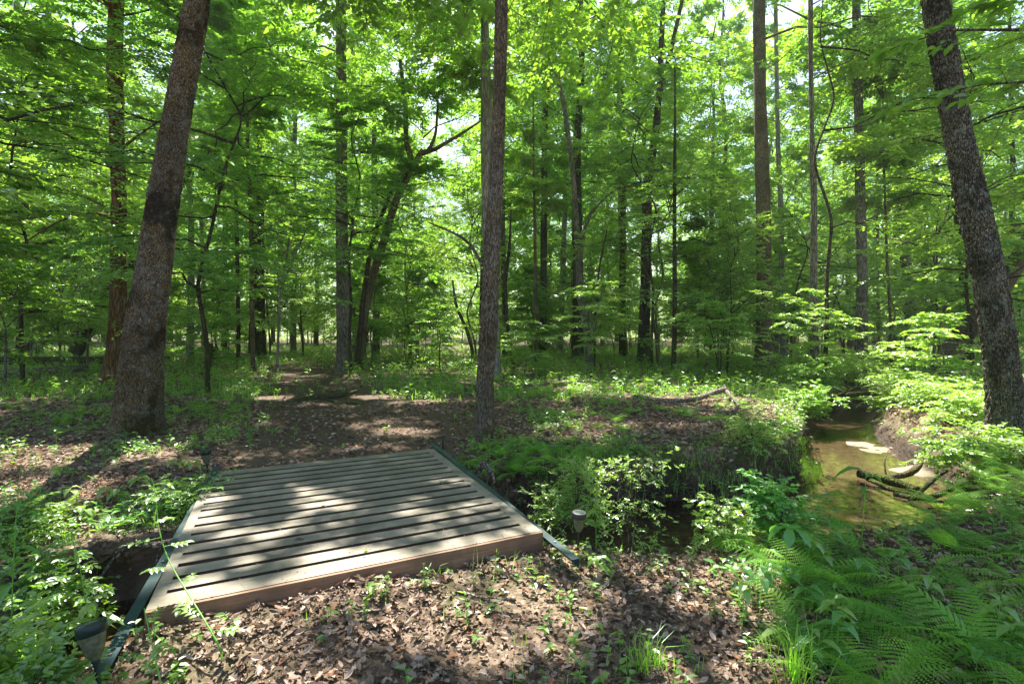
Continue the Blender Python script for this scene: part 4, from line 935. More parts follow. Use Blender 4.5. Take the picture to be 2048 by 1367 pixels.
# ------------------------------------------------------------------ leaf litter
def on_deck(x, y, mrg=.04):
    px_ = x - BA[0]; py_ = y - BA[1]; det = BU[0] * BV[1] - BU[1] * BV[0]
    u = (px_ * BV[1] - py_ * BV[0]) / det; v = (BU[0] * py_ - BU[1] * px_) / det
    return (u > -mrg) & (u < BW + mrg) & (v > -mrg) & (v < BL + mrg)
def slope_n(x, y, e=.06):
    z = ground(x, y); return z, nrm(np.stack([-(ground(x + e, y) - z) / e, -(ground(x, y + e) - z) / e, np.ones_like(x)], -1))
rl = np.random.default_rng(11)
LOBED = [(0, .03), (.1, .25), (.22, .8), (.32, .4), (.48, 1), (.6, .45), (.74, .8), (.86, .35), (1, .02)]
OVAL = [(0, .03), (.2, .7), (.5, 1), (.8, .6), (1, .02)]
mb = MB()
def litter(n, x0, x1, y0, y1, size, detail, pw=1.0, tiltv=.3):
    y = y0 + (y1 - y0) * rl.random(n) ** pw; x = x0 + (x1 - x0) * rl.random(n)
    k = np.abs(x) < y * 1.03 + .8; x, y = x[k], y[k]
    d, s = stream_dist(x, y); dirt = path_mask(x, y); cl = n2(x, y, 1.1, 2, 33)
    w = .68 + .12 * n2(x, y, .9, 1, 21)
    prob = np.where(dirt > .4, .22, 1.0) * np.where(d < w + .25, .06, 1) * np.clip(.8 + .6 * cl + .3 * n2(x, y, 3.7, 2, 34), .25, 1.2)
    k = (rl.random(len(x)) < prob) & ~on_deck(x, y) & (d > w * .75); x, y = x[k], y[k]
    z, N = slope_n(x, y); z = np.maximum(z, WATER_Z + .003)
    n = len(x); a = rl.random(n) * 2 * np.pi
    A = np.stack([np.cos(a), np.sin(a), rl.normal(0, .18, n)], -1)
    N = N + rl.normal(0, tiltv, (n, 3)) * np.array([1, 1, .2]); N[:, 2] = np.abs(N[:, 2]) + .15
    L_ = size * rl.uniform(.55, 1.35, n)
    P = np.stack([x, y, z + .004 + rl.random(n) * .022], -1) - nrm(A) * (L_ * .5)[:, None]
    P[:, 2] = np.maximum(P[:, 2], z + .002)
    h = n // 2
    if detail == 3:
        leaves(mb, P[:h], A[:h], N[:h], L_[:h] * 1.15, L_[:h] * .75, 0, 3, .25, .35, LOBED); leaves(mb, P[h:], A[h:], N[h:], L_[h:], L_[h:] * .5, 0, 3, .45, -.4, OVAL)
    else: leaves(mb, P, A, N, L_, L_ * .55, 0, detail, .3, .1)
litter(56000, -6, 6, 1.5, 5.6, .044, 3, .9)
litter(80000, -6, 6, 1.5, 5.6, .02, 1, .9)
litter(40000, -10, 9, 5.6, 11, .07, 2, .9)
litter(22000, -20, 20, 11, 26, .12, 1, .9)
tag(mb.obj('leaf_litter', M['litter']), 'brown and pinkish fallen leaves scattered over the forest floor', 'leaf litter', kind='stuff')
# a few leaves and bits lying on the deck
def deck_leaf(px, py, s, label, a, mat='litter'):
    x, y = G2(px, py, BZ); o = MB(); leaves(o, np.array([[0, 0, .004]]), np.array([[math.cos(a), math.sin(a), .1]]), np.array([[.1, .1, 1.]]), s, s * .6, 0, 3, .4, .5, LOBED)
    ob = o.obj('fallen_leaf', M[mat]); ob.location = (x, y, BZ + .002); tag(ob, label, 'leaf')
deck_leaf(588, 1080, .075, 'curled tan dead leaf lying near the middle of the bridge deck', .3)
deck_leaf(728, 1104, .04, 'small green leaf lying on the bridge planks near the front edge', 1.2, 'leaf_light')
deck_leaf(885, 968, .06, 'small crumpled dead leaf on the deck near the right rail', 2.0)
deck_leaf(652, 1014, .05, 'small crumpled dead leaf on the deck near its centre', 2.6)
mb = MB(); n = 220; uu = rl.random(n) * (BW - .1) + .05; vv = rl.random(n) ** 1.6 * BL
P = np.array([bpt(a, b, BZ + .004) for a, b in zip(uu, vv)]); an = rl.random(n) * 6.3
leaves(mb, P, np.stack([np.cos(an), np.sin(an), 0 * an], -1), np.array([[0, 0, 1.]]) + rl.normal(0, .2, (n, 3)), rl.uniform(.008, .03, n), rl.uniform(.003, .008, n), 0, 1)
tag(mb.obj('deck_debris', M['litter']), 'scattered crumbs of dead leaf and twig on the bridge deck', 'debris', kind='stuff')

# ------------------------------------------------------------------ ground cover
def cover_density(x, y):
    d, s = stream_dist(x, y); dirt = path_mask(x, y)
    c = n2(x, y, .55, 3, 131); c2 = n2(x, y, 1.8, 2, 132)
    den = sstep(-.1, .45, c + .6 * c2) * .62 + .05
    den = np.where(s > 0, den + .75 * np.exp(-((d - .98) / .2) ** 2), den)
    far = sstep(9, 15, y); den = den * (1 - far) + far * (.35 + .65 * sstep(-.3, .2, c + .3 * sstep(-2, 6, x)))
    den = np.where((x > 1.0) & (s < 0), .5, den)                                # fern bank
    den = np.where((x < 1.0) & (s < 0) & (y < 4.2), .62 * sstep(-.3, .4, c2 + .5 * c) + .05, den)   # bare foreground
    den = np.where((x > 1.3) & (x < 3.6) & (y > 5.9) & (y < 9) & (s > 0), den * .35, den)
    den = den * (1 - .93 * dirt) * np.where(d < .75, 0.0, 1)
    return np.clip(den, 0, 1)
rg = np.random.default_rng(21)
def cover_pts(n, x0, x1, y0, y1, pw=1.0):
    y = y0 + (y1 - y0) * rg.random(n) ** pw; x = x0 + (x1 - x0) * rg.random(n)
    k = (np.abs(x) < y * 1.05 + 1) & (rg.random(n) < cover_density(x, y)) & ~on_deck(x, y, .08)
    x, y = x[k], y[k]; return x, y, ground(x, y)
def forbs(mb, x, y, z, hmin, hmax, nl, leaf, detail, mat=0, w=.55):
    n = len(x); H = rg.uniform(hmin, hmax, n); lean = rg.normal(0, .18, (n, 2)) * H[:, None]
    top = np.stack([x + lean[:, 0], y + lean[:, 1], z + H], -1); bot = np.stack([x, y, z - .01], -1)
    tubes(mb, np.stack([bot, (bot + top) / 2 + np.array([0, 0, .01]), top], 1), np.tile([.0022, .0018, .001], (n, 1)), 3, 1)
    k = np.repeat(np.arange(n), nl); j = np.tile(np.arange(nl), n)
    t = .35 + .65 * (j + .5) / nl; az = k * 1.7 + j * 2.2 + rg.normal(0, .3, n * nl)
    P = bot[k] + (top[k] - bot[k]) * t[:, None]
    A = np.stack([np.cos(az), np.sin(az), rg.normal(.12, .25, n * nl)], -1); N = np.array([0, 0, 1.]) - .3 * A * np.array([0, 0, 1.]) + rg.normal(0, .22, (n * nl, 3))
    L_ = leaf * rg.uniform(.6, 1.3, n * nl); leaves(mb, P, A, N, L_, L_ * w, mat, detail, .15, .15)
mb = MB()
x, y, z = cover_pts(11000, -9, 9, 1.6, 7); forbs(mb, x, y, z, .03, .13, 5, .04, 2)
x, y, z = cover_pts(9000, -12, 12, 6, 13); forbs(mb, x, y, z, .05, .22, 6, .06, 1)
x, y, z = cover_pts(20000, -45, 45, 12, 45, 1.2); forbs(mb, x, y, z, .1, .45, 6, .13, 1)
tag(mb.obj('ground_cover', [M['leaf'], M['grass']]), 'low green seedlings and herbs covering the forest floor', 'ground cover', kind='stuff')
mb = MB()
x, y, z = cover_pts(700, 1.2, 8, 1.6, 7.5); forbs(mb, x, y, z, .08, .2, 5, .055, 2)
x, y, z = cover_pts(1500, -9, -2.2, 1.6, 7.5); forbs(mb, x, y, z, .06, .22, 5, .06, 2)
tag(mb.obj('ground_cover', [M['leaf_blue'], M['grass']]), 'cool green broad leaved herbs under the ferns and beside the bridge', 'ground cover', kind='stuff')
def blades(mb, x, y, z, lmin, lmax, w, per=1, spread=.5):
    n = len(x) * per; x = np.repeat(x, per) + rg.normal(0, .02, n); y = np.repeat(y, per) + rg.normal(0, .02, n); z = np.repeat(z, per)
    az = rg.random(n) * 6.28; L_ = rg.uniform(lmin, lmax, n); h = np.stack([np.cos(az), np.sin(az), 0 * az], -1); s_ = rg.uniform(.1, spread, n)[:, None]
    up = np.array([0, 0, 1.]); B = np.stack([-np.sin(az), np.cos(az), 0 * az], -1) * (w * rg.uniform(.7, 1.2, n))[:, None]
    p0 = np.stack([x, y, z - .01], -1); p1 = p0 + (up * .55 + h * s_ * .35) * L_[:, None]; p2 = p0 + (up * (.95 - .45 * s_) + h * s_ * 1.0) * L_[:, None]
    v = np.stack([p0 - B, p0 + B, p1 + B * .8, p1 - B * .8, p2], 1); i = np.arange(n)[:, None] * 5
    mb.add(v, i + np.array([[0, 1, 2, 3]])); mb.f.append((i + np.array([[3, 2, 4]]) + (mb.n - len(v) * 5), 0, False))
mb = MB()
x, y, z = cover_pts(2200, -9, 9, 1.6, 8); blades(mb, x, y, z, .06, .2, .002, 3)
x, y, z = cover_pts(30000, -40, 40, 11, 45, 1.3); blades(mb, x, y, z, .1, .36, .006, 3, .9)
tag(mb.obj('grass', M['grass']), 'thin bright grass growing through the leaf litter and clearing', 'grass', kind='stuff')

# ------------------------------------------------------------------ ferns
def frond_mesh(name, L, rise, droop, npin, wmax, seed):
    r = np.random.default_rng(seed); mb = MB()
    t = np.linspace(0, 1, 14)
    def C(t): return np.stack([L * (.25 * t + .7 * t ** 1.5), .03 * L * np.sin(3 * t + seed), L * (rise * t - droop * t ** 2.2)], -1)
    tubes(mb, C(t), np.linspace(.0026, .0008, 14), 4, 1)
    tp = np.linspace(.2, .985, npin); P0 = C(tp); T = nrm(C(tp + .01) - C(tp - .01))
    side = nrm(np.cross(np.broadcast_to([0, 0, 1.], T.shape), T)); up = np.cross(T, side)
    prof = np.sin(np.clip((tp - .12) / .9, 0, 1) ** .62 * np.pi) ** .9 * wmax + .008
    for sg in (1, -1):
        ang = .35 + .25 * tp
        D = nrm(side * sg * np.cos(ang)[:, None] + T * np.sin(ang)[:, None] - up * .15)
        m = 11; u = np.linspace(.04, .985, m)
        PP = (P0[:, None] + D[:, None] * (prof[:, None] * u)[..., None]); PP[..., 2] -= (prof[:, None] * u ** 2) * .18
        PP = PP.reshape(-1, 3); DD = np.repeat(D, m, 0); UU = np.repeat(up, m, 0); pl = np.repeat(prof, m); uu = np.tile(u, npin)
        BB = np.cross(UU, DD); wl = pl * .085 * (1.15 - uu) ** .6 + .001
        for s2 in (1, -1):
            A = BB * s2 * .9 + DD * .45
            leaves(mb, PP, A + r.normal(0, .08, A.shape), UU + r.normal(0, .12, A.shape), wl, wl * 1.2 + .002, 0, 1, .05)
    return mb.mesh(name, [M['fern'], M['fern']])
fronds = [frond_mesh('frond', [.52, .62, .46, .56][k], [.72, .6, .85, .66][k], [.42, .45, .4, .48][k], [16, 18, 15, 17][k], [.125, .14, .115, .13][k], 50 + k) for k in range(4)]
# single-mesh ferns for the distance
def joined_fern(seed, n):
    r = np.random.default_rng(seed); vs = []; fs = {}; off = 0; mbf = MB()
    for j in range(n):
        me = fronds[j % 4]; V = np.empty(len(me.vertices) * 3, np.float32); me.vertices.foreach_get('co', V); V = V.reshape(-1, 3)
        lt = np.empty(len(me.loops), np.int32); me.loops.foreach_get('vertex_index', lt)
        a = j * 6.283 / n + r.normal(0, .3); s_ = r.uniform(.75, 1.1); c, sn = math.cos(a), math.sin(a)
        V = np.stack([V[:, 0] * c - V[:, 1] * sn, V[:, 0] * sn + V[:, 1] * c, V[:, 2]], -1) * s_
        mbf.add(V, lt.reshape(-1, 4))
    return mbf.mesh('fern_foliage', [M['fern']])
fern_far = [joined_fern(60 + k, 5 + k) for k in range(3)]
rf = np.random.default_rng(31)
def fern(x, y, scale, label, group, nfr=6, near_=True, az0=None):
    g = float(ground(x, y))
    if y > 3: g = max(g, -.1)
    if not near_:
        o = link(bpy.data.objects.new('fern', fern_far[rf.integers(3)])); o.location = (x, y, g - .01); o.rotation_euler = (0, 0, rf.uniform(0, 6.3)); o.scale = (scale * .78,) * 3
        return tag(o, label, 'fern', group)
    t = thing('fern', label, 'fern', (x, y, g - .01), 0, group); scale = scale * .9
    for j in range(nfr):
        o = bpy.data.objects.new('frond', fronds[rf.integers(4)]); link(o, t)
        o.rotation_euler = (rf.normal(0, .12), rf.normal(0, .14), (az0 or 0) + j * 6.283 / nfr + rf.normal(0, .25)); s_ = scale * rf.uniform(.75, 1.12); o.scale = (s_, s_, s_ * rf.uniform(.85, 1.15))
    return t
def fp_(px, py): x, y = G2(px, py); return x, y
HERO = [((1850, 1280), 1.25, 'largest bright fern at the bottom right of the bank'), ((1655, 1165), 1.1, 'fern with a fan of arching fronds beside the big lobed leaf'),
        ((1985, 1340), 1.2, 'fern cut by the bottom right corner of the view'), ((1740, 1380), 1.1, 'fern with low fronds at the bottom edge right of the grass tuft'), ((1530, 1105), .95, 'pale fern standing at the water edge behind the lobed leaf')]
for (px, py), sc, lb in HERO: fern(*fp_(px, py), sc, lb, None, 6)
for x, y, sc, lb in [(-.62, 5.7, .75, 'low fern hugging the right rail below the brown trunk'), (-.3, 5.72, .9, 'fern hanging over the bank close beside the right rail'), (.02, 5.85, .95, 'fern arching over the dark bank in the middle of the clump by the rail'),
                     (.4, 5.95, .9, 'fern drooping over the stream cut at the right of the clump by the rail'), (-.1, 6.2, .9, 'fern at the back of the clump right of the brown trunk foot'), (.3, 6.3, .85, 'fern on the far bank behind the drooping one'), (.75, 6.05, .75, 'single fern on the bank lip left of the tall pale bush'),
                     (-.3, 6.6, .7, 'small fern at the foot of the straight brown trunk'), (.2, 6.7, .65, 'small fern on the mound right of the brown trunk'), (.75, 6.5, .65, 'small fern on the mound above the bank lip'), (1.3, 6.1, .6, 'small fern on the bank lip right of the tall pale bush')]:
    fern(x, y, sc, lb, None, 8)
for x, y, sc, lb in [(-5.3, 3.15, .6, 'fern on the lip of the dark bank at the far left edge'), (-4.4, 3.4, .55, 'fern over the dark bank behind the tall leafy herb'), (-3.7, 3.72, .5, 'small fern on the bank lip left of the exposed root'), (-3.05, 4.05, .5, 'small fern on the bank lip beside the left rail')]:
    fern(x, y, sc, lb, None, 7)
pts = []
for _ in range(3000):
    px, py = rf.uniform(1440, 2140), rf.uniform(985, 1400); x, y = G2(px, py); d, sd_ = stream_dist(np.array([x]), np.array([y]))
    if px < 1440 + (py - 1080) * .75 or d[0] < .95 or sd_[0] > 0: continue
    if all((x - a) ** 2 + (y - b) ** 2 > .26 ** 2 for a, b in pts): pts.append((x, y))
    if len(pts) >= 36: break
for x, y in pts: fern(x, y, rf.uniform(.55, .95), 'feathery fern in the thick patch on the near right bank', 'ferns covering the near right bank', int(rf.integers(4, 6)))
def fern_patch(n, poly, mind, label, group, sc):
    pts = []
    for _ in range(6000):
        px, py = rf.uniform(poly[0], poly[2]), rf.uniform(poly[1], poly[3]); x, y = G2(px, py); d, sd_ = stream_dist(np.array([x]), np.array([y]))
        if d[0] < .85 or path_mask(np.array([x]), np.array([y]))[0] > .15 or on_deck(np.array([x]), np.array([y]), .15)[0]: continue
        if all((x - a) ** 2 + (y - b) ** 2 > mind ** 2 for a, b in pts): pts.append((x, y))
        if len(pts) >= n: break
    for x, y in pts: fern(x, y, rf.uniform(*sc), label, group, near_=False)
fern_patch(46, (1000, 758, 1640, 850), .35, 'small fern growing on the far bank right of the brown trunk', 'ferns on the far bank', (.6, 1.0))
fern_patch(10, (1020, 860, 1250, 940), .3, 'low fern on the mound between the bridge and the stream bend', 'ferns on the mound', (.5, .8))
fern_patch(22, (330, 770, 640, 840), .35, 'small fern among leaves right of the thick grey oak', 'ferns beside the thick grey oak', (.5, .85))
fern_patch(16, (0, 790, 210, 870), .35, 'small fern among leaves left of the thick grey oak', 'ferns left of the thick grey oak', (.5, .85))
fern_patch(20, (1880, 880, 2100, 1000), .3, 'fern in the shade at the foot of the ridged oak', 'ferns below the ridged oak', (.7, 1.1))
fern_patch(12, (-60, 1180, 60, 1380), .2, 'fern at the lower left corner by the water', 'ferns in the lower left corner', (.5, .8))

# ------------------------------------------------------------------ shrubs and single plants
def shrub(name, label, x, y, H, R, nst, leafm, barkm, seed, leaf=.035, nl=8, ns=6, nt_=4, nf=7, z=None, detail=2, stem_r=.006, e0=.6, spread=.35, flat=.3, cat='shrub', low=.8, z0=.1, carve=False):
    g = float(ground(x, y)) if z is None else z; org = np.array([x, y, g]); rng = np.random.default_rng(seed)
    t = thing(name, label, cat, org)
    st = MB(); fo = MB()
    for k in range(nst):
        az = rng.uniform(0, 6.28); h = H * rng.uniform(.65, 1.05); top = np.array([math.cos(az), math.sin(az), 0]) * R * spread * rng.uniform(.4, 1.3)
        s = np.linspace(0, 1, 7)[:, None]; path = top * s ** 1.4 + np.array([0, 0, h]) * s + rng.normal(0, .02 * H, (7, 3)) * s; path[0] = (0.02 * rng.normal(), .02 * rng.normal(), -.05)
        tubes(st, path, np.linspace(stem_r, stem_r * .3, 7), 6, 0)
        ax = interp_axis(path)
        limbs, lr, bp_, br, to, td, tl = crown_geo(ax, z0 * h, h, R * .6, nl, ns, nt_, nf, leaf, rng, e0, flat, low, sub=.5)
        tubes(st, limbs, lr * .45, 4, 0); tubes(st, bp_, br * .45, 3, 0)
        P, A, N, L_ = twig_leaves(to, td, tl * .8, nf, leaf, rng, tilt=.35); leaves(fo, P, A, N, L_, L_ * .55, 0, detail, .15, .12)
    st.obj('stems', M[barkm], t); fo.obj('foliage', M[leafm], t); return t
x, y = G2(1262, 1085); shrub('rose_bush', 'tall pale sunlit bush with small leaflets rising above the near bank', x, y, .95, .34, 3, 'leaf_light', 'bark_brown', 501, .024, 6, 4, 3, 6, flat=.5)
x, y = G2(1150, 1030); shrub('rose_bush', 'bright low bush of small leaves behind the grey capped solar light', x, y + .1, .42, .4, 4, 'leaf_light', 'bark_brown', 502, .024, 7, 5, 4, 6, flat=.5, z=-.1)
x, y = G2(1225, 1050); shrub('rose_bush', 'leafy bush right of the grey capped solar light', x, y, .32, .35, 3, 'leaf', 'bark_brown', 503, .028, 7, 5, 4, 6, flat=.5)
x, y = G2(1085, 1030); shrub('rose_bush', 'small bush leaning over the right rail', x + .12, y + .1, .22, .2, 3, 'leaf_light', 'bark_brown', 504, .022, 6, 4, 4, 6, flat=.5, z=-.1)
x, y = G2(1430, 1085); shrub('seedling_bush', 'thin stemmed leafy bush in front of the dark bank', x, y, .4, .25, 3, 'leaf_light', 'bark_brown', 505, .03, 5, 4, 3, 6, flat=.4)
x, y = G2(1560, 1075); shrub('seedling_bush', 'mid green leafy bush among ferns at the water edge', x, y, .4, .35, 5, 'leaf_blue', 'bark_brown', 506, .04, 5, 4, 3, 6, flat=.3)
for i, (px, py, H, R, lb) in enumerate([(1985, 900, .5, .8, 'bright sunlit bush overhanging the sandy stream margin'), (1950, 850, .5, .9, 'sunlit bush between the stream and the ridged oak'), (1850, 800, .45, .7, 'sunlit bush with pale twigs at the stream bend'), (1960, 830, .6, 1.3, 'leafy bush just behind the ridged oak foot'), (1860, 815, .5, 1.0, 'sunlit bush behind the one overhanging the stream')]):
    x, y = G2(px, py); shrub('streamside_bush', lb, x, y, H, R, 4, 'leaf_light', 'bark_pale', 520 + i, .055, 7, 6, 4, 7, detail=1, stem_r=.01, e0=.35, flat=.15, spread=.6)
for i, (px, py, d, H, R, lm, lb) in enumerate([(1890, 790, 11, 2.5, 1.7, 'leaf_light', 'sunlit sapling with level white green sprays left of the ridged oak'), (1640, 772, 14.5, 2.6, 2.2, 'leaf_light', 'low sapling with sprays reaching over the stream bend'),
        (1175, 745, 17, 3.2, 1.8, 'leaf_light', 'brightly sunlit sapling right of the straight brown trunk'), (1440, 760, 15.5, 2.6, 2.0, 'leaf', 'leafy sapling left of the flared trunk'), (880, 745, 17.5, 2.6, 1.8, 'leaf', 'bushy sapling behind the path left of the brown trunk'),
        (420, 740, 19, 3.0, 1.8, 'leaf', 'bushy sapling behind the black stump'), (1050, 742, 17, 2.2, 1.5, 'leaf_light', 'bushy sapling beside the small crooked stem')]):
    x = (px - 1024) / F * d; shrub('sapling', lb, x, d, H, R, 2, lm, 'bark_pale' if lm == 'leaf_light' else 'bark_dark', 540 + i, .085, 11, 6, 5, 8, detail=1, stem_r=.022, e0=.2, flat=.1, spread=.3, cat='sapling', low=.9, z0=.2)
def forb(label, base, path, leafdefs, leafm, seed, name='broadleaf_herb', stem_r=.004, prof=OVAL, wr=.32):
    """leafdefs: (t along stem, azimuth, length, elevation)"""
    org = np.array(base, float); t = thing(name, label, 'plant', org); mb = MB()
    P = np.array(path, float); s = np.linspace(0, 1, len(P)); ss = np.linspace(0, 1, 14)
    C = np.stack([np.interp(ss, s, P[:, k]) for k in range(3)], -1); tubes(mb, C, np.linspace(stem_r, stem_r * .35, 14), 7); mb.obj('stem', M['grass'], t)
    for (tt, az, L_, el) in leafdefs:
        p = np.array([np.interp(tt, s, P[:, k]) for k in range(3)]); A = np.array([[math.cos(az) * math.cos(el), math.sin(az) * math.cos(el), math.sin(el)]])
        mb = MB(); leaves(mb, p[None], A, np.array([[0, 0, 1.]]) - A * .2, L_, L_ * wr, 0, 3, .12, .55, prof); mb.obj('leaf', M[leafm], t)
    return t
rh = np.random.default_rng(77)
def whorl(n, t0, t1, L0, L1, el=(.1, .5)): return [(t0 + (t1 - t0) * i / max(n - 1, 1), i * 2.5 + rh.normal(0, .3), L0 + (L1 - L0) * i / max(n - 1, 1), rh.uniform(*el)) for i in range(n)]
forb('tall leafy herb with long pointed leaves at the left edge', (-2.62, 2.75, -.2), [(0, 0, -.25), (.0, 0, .3), (.02, 0, .7), (.03, .02, 1.0)], whorl(15, .3, .98, .17, .08), 'leaf_blue', 1, wr=.28)
forb('shorter herb with narrow leaves beside the left rail', (-2.25, 2.75, -.25), [(0, 0, -.2), (.03, 0, .25), (-.02, 0, .55), (-.06, 0, .68)], whorl(18, .3, .99, .12, .07), 'leaf_light', 2, wr=.18)
forb('broad leaved herb standing behind the tilted solar light', (-1.95, 2.45, -.2), [(0, 0, 0), (.02, 0, .25), (.0, 0, .42)], whorl(8, .35, .95, .13, .12, (.3, .9)), 'leaf', 3, wr=.4)
forb('seedling with large pointed leaves behind the grey capped light', (.60, 3.75, -.1), [(0, 0, 0), (0, 0, .2), (.01, 0, .36)], whorl(7, .5, 1, .12, .11, (-.1, .3)), 'leaf', 4, wr=.5)
forb('seedling with broad leaves below the grey capped light', (.52, 3.2, 0), [(0, 0, 0), (0, 0, .06), (.01, 0, .12)], whorl(6, .5, 1, .09, .08, (0, .3)), 'leaf', 5, wr=.55)
PALM = [(0, .12), (.3, .5), (.55, .8), (.75, 1), (.9, .6), (1, .1)]
forb('herb with one big lobed umbrella leaf on the fern bank', (1.62, 3.12, 0), [(0, 0, 0), (.01, 0, .2), (.02, -.02, .34)], [(1, a, .13, -.05 + .05 * math.sin(a)) for a in np.arange(0, 6.2, 1.05)], 'leaf_blue', 6, prof=PALM, wr=.5)
forb('plant with a large dark oval leaf raised over the ferns', (2.5, 3.75, 0), [(0, 0, 0), (.02, 0, .3), (.03, 0, .5)], [(1, 2.8, .2, .1), (.9, .2, .13, .1), (.7, 4, .1, .2)], 'leaf_blue', 7, wr=.45)
for i in range(26):
    px, py = rh.uniform(1420, 2040), rh.uniform(1120, 1360)
    if px < 1380 + (py - 1080) * .4: px += 200
    x, y = G2(px, py); g = float(ground(x, y)); h = rh.uniform(.1, .26)
    forb('broad leaved seedling growing between the ferns', (x, y, g), [(0, 0, -.02), (.01, 0, h * .6), (.02, 0, h)], whorl(int(rh.integers(4, 7)), .6, 1, .1, .085, (-.1, .3)), ['leaf', 'leaf_blue'][i % 2], i, 'seedling', .0025, wr=.5)['group'] = 'seedlings between the ferns'
for i in range(18):
    px, py = rh.uniform(20, 430), rh.uniform(930, 1060)
    x, y = G2(px, py); g = float(ground(x, y)); h = rh.uniform(.08, .2); d_, _ = stream_dist(np.array([x]), np.array([y]))
    if d_[0] < .8: continue
    forb('broad leaved seedling among dead leaves left of the bridge', (x, y, g), [(0, 0, -.02), (.01, 0, h * .6), (.02, 0, h)], whorl(int(rh.integers(4, 7)), .7, 1, .11, .1, (-.1, .2)), ['leaf', 'leaf_light'][i % 2], i, 'seedling', .0025, wr=.5)['group'] = 'seedlings left of the bridge'
shrub('weed_clump', 'yellow green leafy weeds at the bottom left corner', -2.15, 1.98, .3, .35, 6, 'leaf_light', 'bark_brown', 601, .05, 5, 4, 3, 6)
shrub('weed_clump', 'leafy weeds half covering the near end of the left rail', -1.72, 1.85, .26, .25, 5, 'leaf', 'bark_brown', 602, .04, 5, 4, 3, 6)
shrub('weed_clump', 'dark leafy weeds on the near bank at the left edge', -2.75, 2.15, .35, .4, 6, 'leaf', 'bark_brown', 603, .055, 5, 4, 3, 6)
shrub('weed_clump', 'trailing leafy weeds on the moss edge above the dark bank', -3.6, 3.85, .22, .45, 6, 'leaf_light', 'bark_brown', 604, .035, 5, 4, 3, 6)
shrub('weed_clump', 'spreading weeds half hiding the dark gully left of the bridge', -3.1, 3.45, .45, .45, 6, 'leaf', 'bark_brown', 620, .045, 5, 4, 3, 6, z=-.5)
shrub('weed_clump', 'leafy weeds hanging over the dark bank behind the exposed root', -2.7, 4.35, .2, .4, 6, 'leaf', 'bark_brown', 605, .03, 5, 4, 3, 6)
shrub('weed_clump', 'leafy weeds on the dark bank edge at the far left', -4.9, 3.35, .25, .5, 6, 'leaf', 'bark_brown', 606, .04, 5, 4, 3, 6)
shrub('weed_clump', 'small leafy weeds on the stream bank behind the tall pale bush', 1.35, 6.15, .2, .45, 6, 'leaf', 'bark_brown', 607, .03, 5, 4, 3, 6)
shrub('weed_clump', 'leafy weeds draping the mound at the stream bend', 3.1, 6.75, .22, .5, 6, 'leaf_light', 'bark_brown', 608, .035, 5, 4, 3, 6)
for i, (x_, y_, H_, R_c, lb_) in enumerate([(7.6, 13.3, .6, 1.0, 'leafy clump on the shaded bank where the stream bends out of sight'), (9.2, 14.5, .7, 1.2, 'leafy clump beyond the far stream bend below the shaggy trunk'), (6.0, 11.0, .4, .8, 'low leafy clump on the left bank before the far stream bend'), (8.6, 12.0, .5, .9, 'leafy clump on the right bank at the far stream bend')]):
    shrub('weed_clump', lb_, x_, y_, H_, R_c, 6, ['leaf', 'leaf_light'][i % 2], 'bark_brown', 610 + i, .06, 6, 5, 4, 7, detail=1, spread=.7)
log('fallen_branch', 'dark branch fallen across the stream at the far bend', [(6.6, 11.6, -.1, .05), (7.4, 11.9, .02, .06), (8.2, 12.1, .05, .05), (8.9, 12.0, .0, .03)], 'bark_dark', 18, 'branch', subs=[[(7.4, 11.9, .02, .03), (7.7, 11.7, .25, .02), (7.8, 11.6, .5, .01)]])
# briar arching over the bridge corner
def briar(label, pts, seed, npinn=9, leaf=.035):
    P = np.array(pts, float); org = P[0].copy(); t = thing('briar', label, 'plant', org); r = np.random.default_rng(seed)
    s = np.linspace(0, 1, len(P)); ss = np.linspace(0, 1, 24); C = np.stack([np.interp(ss, s, P[:, k]) for k in range(3)], -1) - org
    k = np.hanning(7)[1:-1]; k /= k.sum()
    for a in range(3): C[2:-2, a] = np.convolve(C[:, a], k, 'valid')
    mb = MB(); tubes(mb, C, np.linspace(.0042, .0015, 24), 7)
    th_ = MB(); 
    for i in range(2, 22):
        a = r.uniform(0, 6.28); tubes(mb, np.array([C[i], C[i] + np.array([math.cos(a), math.sin(a), -.3]) * .008]), np.array([.0015, .0003]), 4)
    mb.obj('stem', M['grass'], t)
    for i in range(npinn):
        c = C[int(5 + 18 * i / npinn)]; az = i * 2.7 + r.normal(0, .3); D = np.array([math.cos(az), math.sin(az), r.uniform(-.1, .3)]); D /= np.linalg.norm(D); S = np.cross(D, (0, 0, 1.)); S /= np.linalg.norm(S)
        m_ = MB(); Ll = r.uniform(.09, .14); tubes(m_, np.array([c, c + D * Ll]), np.array([.0012, .0008]), 4, 1)
        PP = []; AA = []
        for q in (.35, .6, .82):
            for g_ in (1, -1): PP.append(c + D * Ll * q); AA.append(S * g_ + D * .7)
        PP.append(c + D * Ll); AA.append(D)
        leaves(m_, np.array(PP), np.array(AA), np.tile([0, 0, 1.], (7, 1)) + r.normal(0, .15, (7, 3)), leaf, leaf * .6, 0, 3, .15, .2, OVAL); m_.obj('leaf', [M['leaf'], M['grass']], t)
briar('thorny green briar stem arching over the near left corner of the deck', [(*G2(445, 1330), 0.02), tuple(P3(440, 1290, 2.3)), tuple(P3(385, 1200, 2.45)), tuple(P3(335, 1120, 2.6)), tuple(P3(315, 1050, 2.7)), tuple(P3(312, 985, 2.75)), tuple(P3(303, 955, 2.8))], 1, 11, .04)
briar('thin upright briar stem in front of the left rail', [(*G2(322, 1440), 0), tuple(P3(322, 1367, 2.05)), tuple(P3(300, 1270, 2.1)), tuple(P3(288, 1215, 2.15))], 2, 4)
